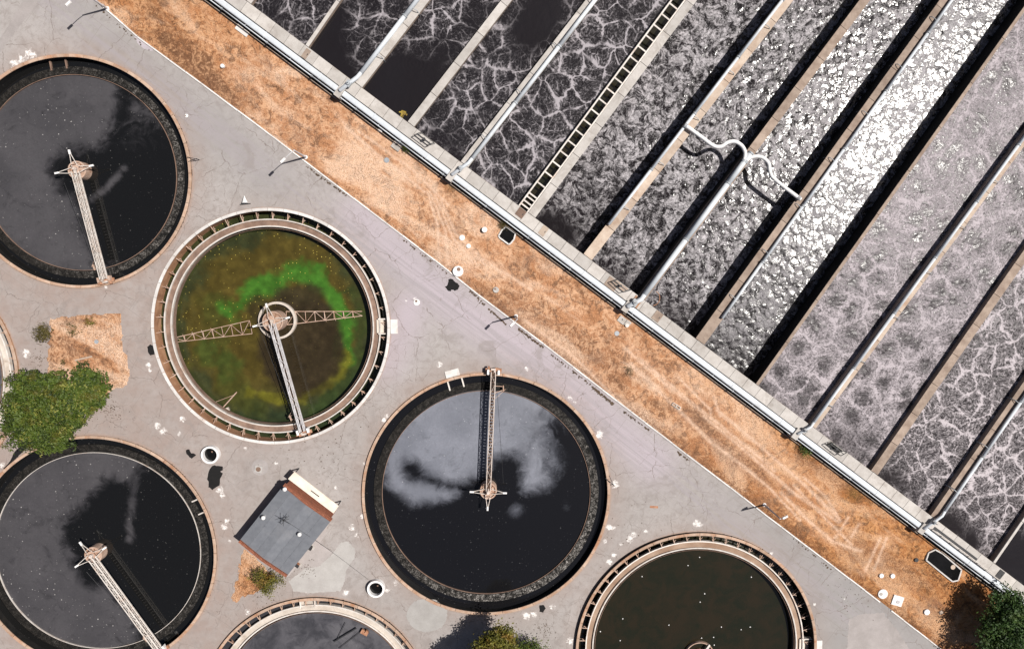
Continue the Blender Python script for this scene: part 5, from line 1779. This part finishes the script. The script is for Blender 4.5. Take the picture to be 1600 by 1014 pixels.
def round_cover(px, py, rp, h, m, label, knob=True, z=.15, name='manhole_cover', cat='cover', group='round covers in the ground'):
    p = at(px, py, z + h); t = thing(name, label, cat, (p.x, p.y, z), random.uniform(0, 3), group)
    R = rp * .1
    mb = MB(); mb.lathe([(.001, h), (R * .93, h), (R, h - .03), (R, -.2)], n=28, closed=False); build('cover', mb, MAT[m], t)
    if knob:
        mb = MB(); mb.cyl((R * .2, R * .35, h), R * .35, .05, 14); build('lid', mb, MAT['launder_brown' if knob == 2 else 'concrete'], t)


round_cover(715.5, 424, 8.2, .35, 'white', 'white raised round tank lid with a dark hatch, on the kerb line', 2)
round_cover(1380, 928, 8, .2, 'white', 'largest white round cover at the road edge near the lower right', 1, z=.1)
round_cover(1378, 899.5, 3.8, .25, 'white', 'small white round cap, left one of a pair in the lower right grass', False)
round_cover(1395.5, 900, 3.8, .25, 'white', 'small white round cap, right one of a pair in the lower right grass', False)
round_cover(1449, 956.5, 4.8, .25, 'white', 'white round cap alone in the grass near the dark corner tree', False)
round_cover(1471, 957, 3.6, .06, 'concrete_warm', 'faint tan round cover in the grass near the dark corner tree', False)
round_cover(757, 359, 4.2, .55, 'white', 'white capped standpipe in the grass near the small black pit', False)
round_cover(722, 371.5, 4.3, .2, 'white', 'whitish round cap in the tyre tracks, upper one of two', False)
round_cover(732, 384.5, 3.4, .2, 'white', 'whitish round cap in the tyre tracks, lower one of two', False)
round_cover(604, 250.5, 4, .06, 'pipe_grey', 'grey round cover in the grass below the square slab', False)
round_cover(964, 521, 4, .06, 'pipe_grey', 'grey round cover in the grass below the slab pair', False)
round_cover(775, 453, 4.6, .16, 'concrete', 'pale ringed cover with dark centre in the grass', 2)
round_cover(1432.5, 875, 3.5, .12, 'dark', 'small dark round cover left of the large black pit', False)
round_cover(651, 472.5, 5, .06, 'white', 'white ringed manhole with dark lid on the asphalt right of the green tank', 2, 0)
round_cover(150, 534, 3.2, .05, 'pipe_grey', 'small grey cover on the dry patch beside the large tree', False)
round_cover(291, 181, 2.6, .06, 'white', 'tiny white ring cover on the asphalt beside the upper left tank', 2, 0)
round_cover(347, 103, 3.0, .3, 'white', 'small white stub in the grass near the top', False)


def slab(px, py, w, l, rot_px, h, m, label, extra=None, name='concrete_slab', cat='slab'):
    p = at(px, py, h); a = math.atan2(-rot_px[1], rot_px[0])
    t = thing(name, label, cat, (p.x, p.y, .0), a, 'loose slabs in the grass' if name == 'concrete_slab' else None)
    mb = MB(); mb.box((0, 0, h / 2), l * .1, w * .1, h); build('slab', mb, MAT[m], t)
    if extra:
        mb = MB(); mb.cyl((extra[0], extra[1], h), extra[2], .06, 16); build('lid', mb, MAT[extra[3]], t)
    return t


slab(378, 48, 8, 21, (.8, .6), .25, 'rim_white', 'pale oblong slab lying in the grass near the top')
slab(620, 227.5, 13, 14, (.8, .6), .3, 'concrete', 'square slab with a bolt beside the header pipe', (0, .1, .08, 'dark'))
slab(972, 500, 10, 12, (.8, .6), .3, 'concrete', 'left slab of a pair below the pipe saddle', (0, .1, .1, 'dark'))
slab(981, 505.5, 9, 8, (.8, .6), .35, 'concrete', 'right slab of a pair below the pipe saddle', (.1, -.3, .3, 'lip_white'))
slab(1403, 938.5, 16.5, 17.5, (.95, .28), .3, 'white', 'white square slab with a round lid near the road edge', (.1, -.15, .3, 'steel'))
slab(403.5, 733, 10.5, 11.5, (.97, .2), .12, 'patch', 'square concrete hatch with a round cover above the brick hut', (0, 0, .38, 'launder_brown'))
slab(594, 204.5, 4, 6, (.9, .2), .3, 'white', 'white lump of concrete beside the header pipe')
slab(130, 560, 2.6, 27, (.97, -.22), .12, 'concrete_warm', 'pale plank lying on the dry patch', None, 'plank', 'plank')
slab(1022, 792, 3.5, 13, (1, .05), .05, 'rust', 'rusty bar lying on the asphalt right of the film-covered tank', None, 'rusty_bar', 'bar')
# small frame in the grass
p = at(1057, 634.5, .3); t = thing('pallet_frame', 'small pale wooden frame lying in the grass', 'frame', (p.x, p.y, .16), math.atan2(-.55, .83))
for y in (-.2, .2):
    mb = MB(); mb.box((0, y, .15), 1.5, .09, .12); build('rail', mb, MAT['lip_white'], t)
mb = MB()
for x in (-.7, 0, .7): mb.box((x, 0, .1), .09, .5, .1)
build('cross_piece', mb, MAT['lip_white'], t)
# white cone lying by the green tank
p = at(384, 317, 0); t = thing('marker_cone', 'small white marker cone with a dark base and its shadow modelled as a bar, on the asphalt above the green tank', 'cone', tuple(p), math.radians(95))
mb = MB(); mb.tube([(-.1, 0, .45), (1.0, 0, .35)], [.45, .04], 14); build('cone', mb, MAT['white'], t)
mb = MB(); mb.bar((-.2, -.7, .05), (-.2, .9, .05), .12); mb.box((-.15, 0, .2), .12, .7, .4); build('foot_and_shadow', mb, MAT['dark'], t)  # the long flat bar is the cone's shadow, modelled in dark material
# triangular stands beside two rims
for x, y, lb in ((304, 250, 'small dark triangular stand at the right rim of the upper left tank'), (954, 751, 'small dark triangular stand at the right rim of the film-covered tank')):
    p = at(x, y, 0); t = thing('tripod_stand', lb, 'stand', tuple(p), 0 if x < 500 else -.9)
    mb = MB(); mb.bar((-.9, .35, .3), (.7, -.05, .9), .08); mb.bar((-.9, -.35, .3), (.7, .05, .9), .08); mb.bar((.7, 0, 0), (.7, 0, .9), .08)
    build('frame', mb, MAT['dark'], t)
    mb = MB(); mb.bar((-.9, -.4, .3), (-.9, .4, .3), .08); build('cross_bar', mb, MAT['dark'], t)


# pits beside the front wall
def pit(pts, label, h=.25):
    h = .34
    W = [at(x, y, h) for x, y in pts]; c = sum(W, Vector()) / len(W)
    t = thing('open_pit', label, 'pit', (c.x, c.y, 0))
    n = len(W); mb = MB()
    for i in range(n):
        a, b = W[i] - c, W[(i + 1) % n] - c
        a.z = b.z = h / 2
        if i == n - 1 and n > 4: pass
        mb.bar(a, b, .22, h + .1)
    build('pit_kerb', mb, MAT['rim_white'], t)
    mb = MB(); mb.prism([((p - c).x * .97, (p - c).y * .97) for p in W], .0, .29); build('pit_water', mb, MAT['black'], t)


pit(zpts(740, 330, 12.675, [(560, 380), (495, 490), (520, 530), (690, 655), (730, 645), (800, 560), (830, 440), (640, 300)]), 'small black open pit with a white kerb beside the header pipe')
pit(zpts(1400, 780, 7.8, [(400, 650), (480, 612), (570, 660), (800, 860), (760, 985), (690, 1000), (540, 880), (370, 740)]), 'large black open pit beside the header pipe near the corner tree')
round_cover(1489.5, 886, 4, .3, 'concrete_warm', 'tan lump at the edge of the large black pit', False)

# fittings on the walkway
def frame(px4, label, plate=None):
    W = [at(x, y, ZW + .95) for x, y in px4]; c = sum(W, Vector()) / 4
    t = thing('gate_frame', label, 'frame', (c.x, c.y, ZW), 0, 'gate frames on the walkway')
    mb = MB()
    for i in range(4):
        a = W[i] - c; b = W[(i + 1) % 4] - c; a.z = b.z = .95
        mb.bar(a, b, .09); a2 = a.copy(); a2.z = 0; mb.bar(a2, a, .08)
    build('bars', mb, MAT['dark'], t)
    m0 = (W[0] + W[1]) / 2 - c; m1 = (W[2] + W[3]) / 2 - c; m0.z = m1.z = .9
    mb = MB(); mb.bar(m0, m1, .12); mb.cyl((0, 0, .2), .2, .75, 10); build('spindle', mb, MAT['dark'], t)
    if plate:
        mb = MB(); mb.prism([((p - c).x * .9, (p - c).y * .9) for p in W], .0, .06); build('plate', mb, MAT[plate], t)


frame([(647, 211), (657, 207), (678, 223), (668, 227)], 'dark gate frame on the walkway beside the yellow scum corner')
frame([(956, 440.5), (964.6, 437), (986, 453), (974, 457)], 'dark gate frame on the brown plates of the walkway', 'concrete_brown')
frame([(1293.6, 695.6), (1302.6, 692), (1323, 707), (1314, 712)], 'dark gate frame over a pit in the walkway opposite the thick foam', 'slime')


def plate(s_px, off, l, w, m, label, h=.05, cat='plate'):
    s_ = px_s(s_px); p = front(s_, off, ZW)
    t = thing('hatch_plate', label, cat, tuple(p), ang, 'plates on the walkway')
    mb = MB(); mb.box((0, 0, h / 2 + .012), l, w, h); build('plate', mb, MAT[m], t)
    mb = MB(); mb.box((l * .3, 0, h + .03), .1, .3, .05); build('handle', mb, MAT['dark'], t)


plate(484, .95, .8, 1.5, 'concrete_brown', 'brown hatch plate where the thin top left divider meets the walkway')
plate(818, .7, 1.3, 1.3, 'launder_brown', 'dark brown hatch plate left of the ladder-like channel')
plate(854, .8, 1.0, 1.5, 'concrete_warm', 'tan hatch plate right of the ladder-like channel')
plate(962, 1.0, 1.9, 1.6, 'concrete_brown', 'brown plate at the left of the brown plates on the walkway')
plate(1000, .95, 1.3, 1.6, 'wall_brown', 'rusty orange plate at the right of the brown plates on the walkway')
plate(1032, .8, 1.3, 1.5, 'concrete_brown', 'dirty broken plate right of the thick pale pipe')
plate(1568, .85, 1.0, 1.4, 'dark', 'dark plate on the walkway in the lower right corner')
# railing on the lower right of the walkway
sa, sb = px_s(1478) - 1.5, px_s(1562) - 1.5
t = thing('handrail', 'white double handrail along the walkway in the lower right', 'railing', tuple(front(sa, 1.55, ZW)), ang)
for zz_, yy in ((1.0, 0), (.5, 0)):
    mb = MB(); mb.bar((0, yy, zz_), (sb - sa, yy, zz_), .08); build('rail', mb, MAT['lip_white'], t)
mb = MB()
for i in range(7): mb.bar(((sb - sa) * i / 6, 0, 0), ((sb - sa) * i / 6, 0, 1.0), .09)
build('posts', mb, MAT['lip_white'], t)
mb = MB(); mb.box(((sb - sa) / 2, .3, .0), sb - sa, .5, .02); build('drain_slot', mb, MAT['dark'], t)
# rusty hoop by the thick pale pipe
p = at(1021, 466, ZW)
mb = MB(); mb.tube([(.9 * math.cos(a_), 1.1 * math.sin(a_), .3 + .2 * math.sin(a_)) for a_ in np.linspace(-1.6, 1.2, 14)], .07, 6)
tag(build('rusty_hoop', mb, MAT['rust'], None, tuple(p)), 'rusty curved hoop beside the base of the thick pale pipe', 'hoop')
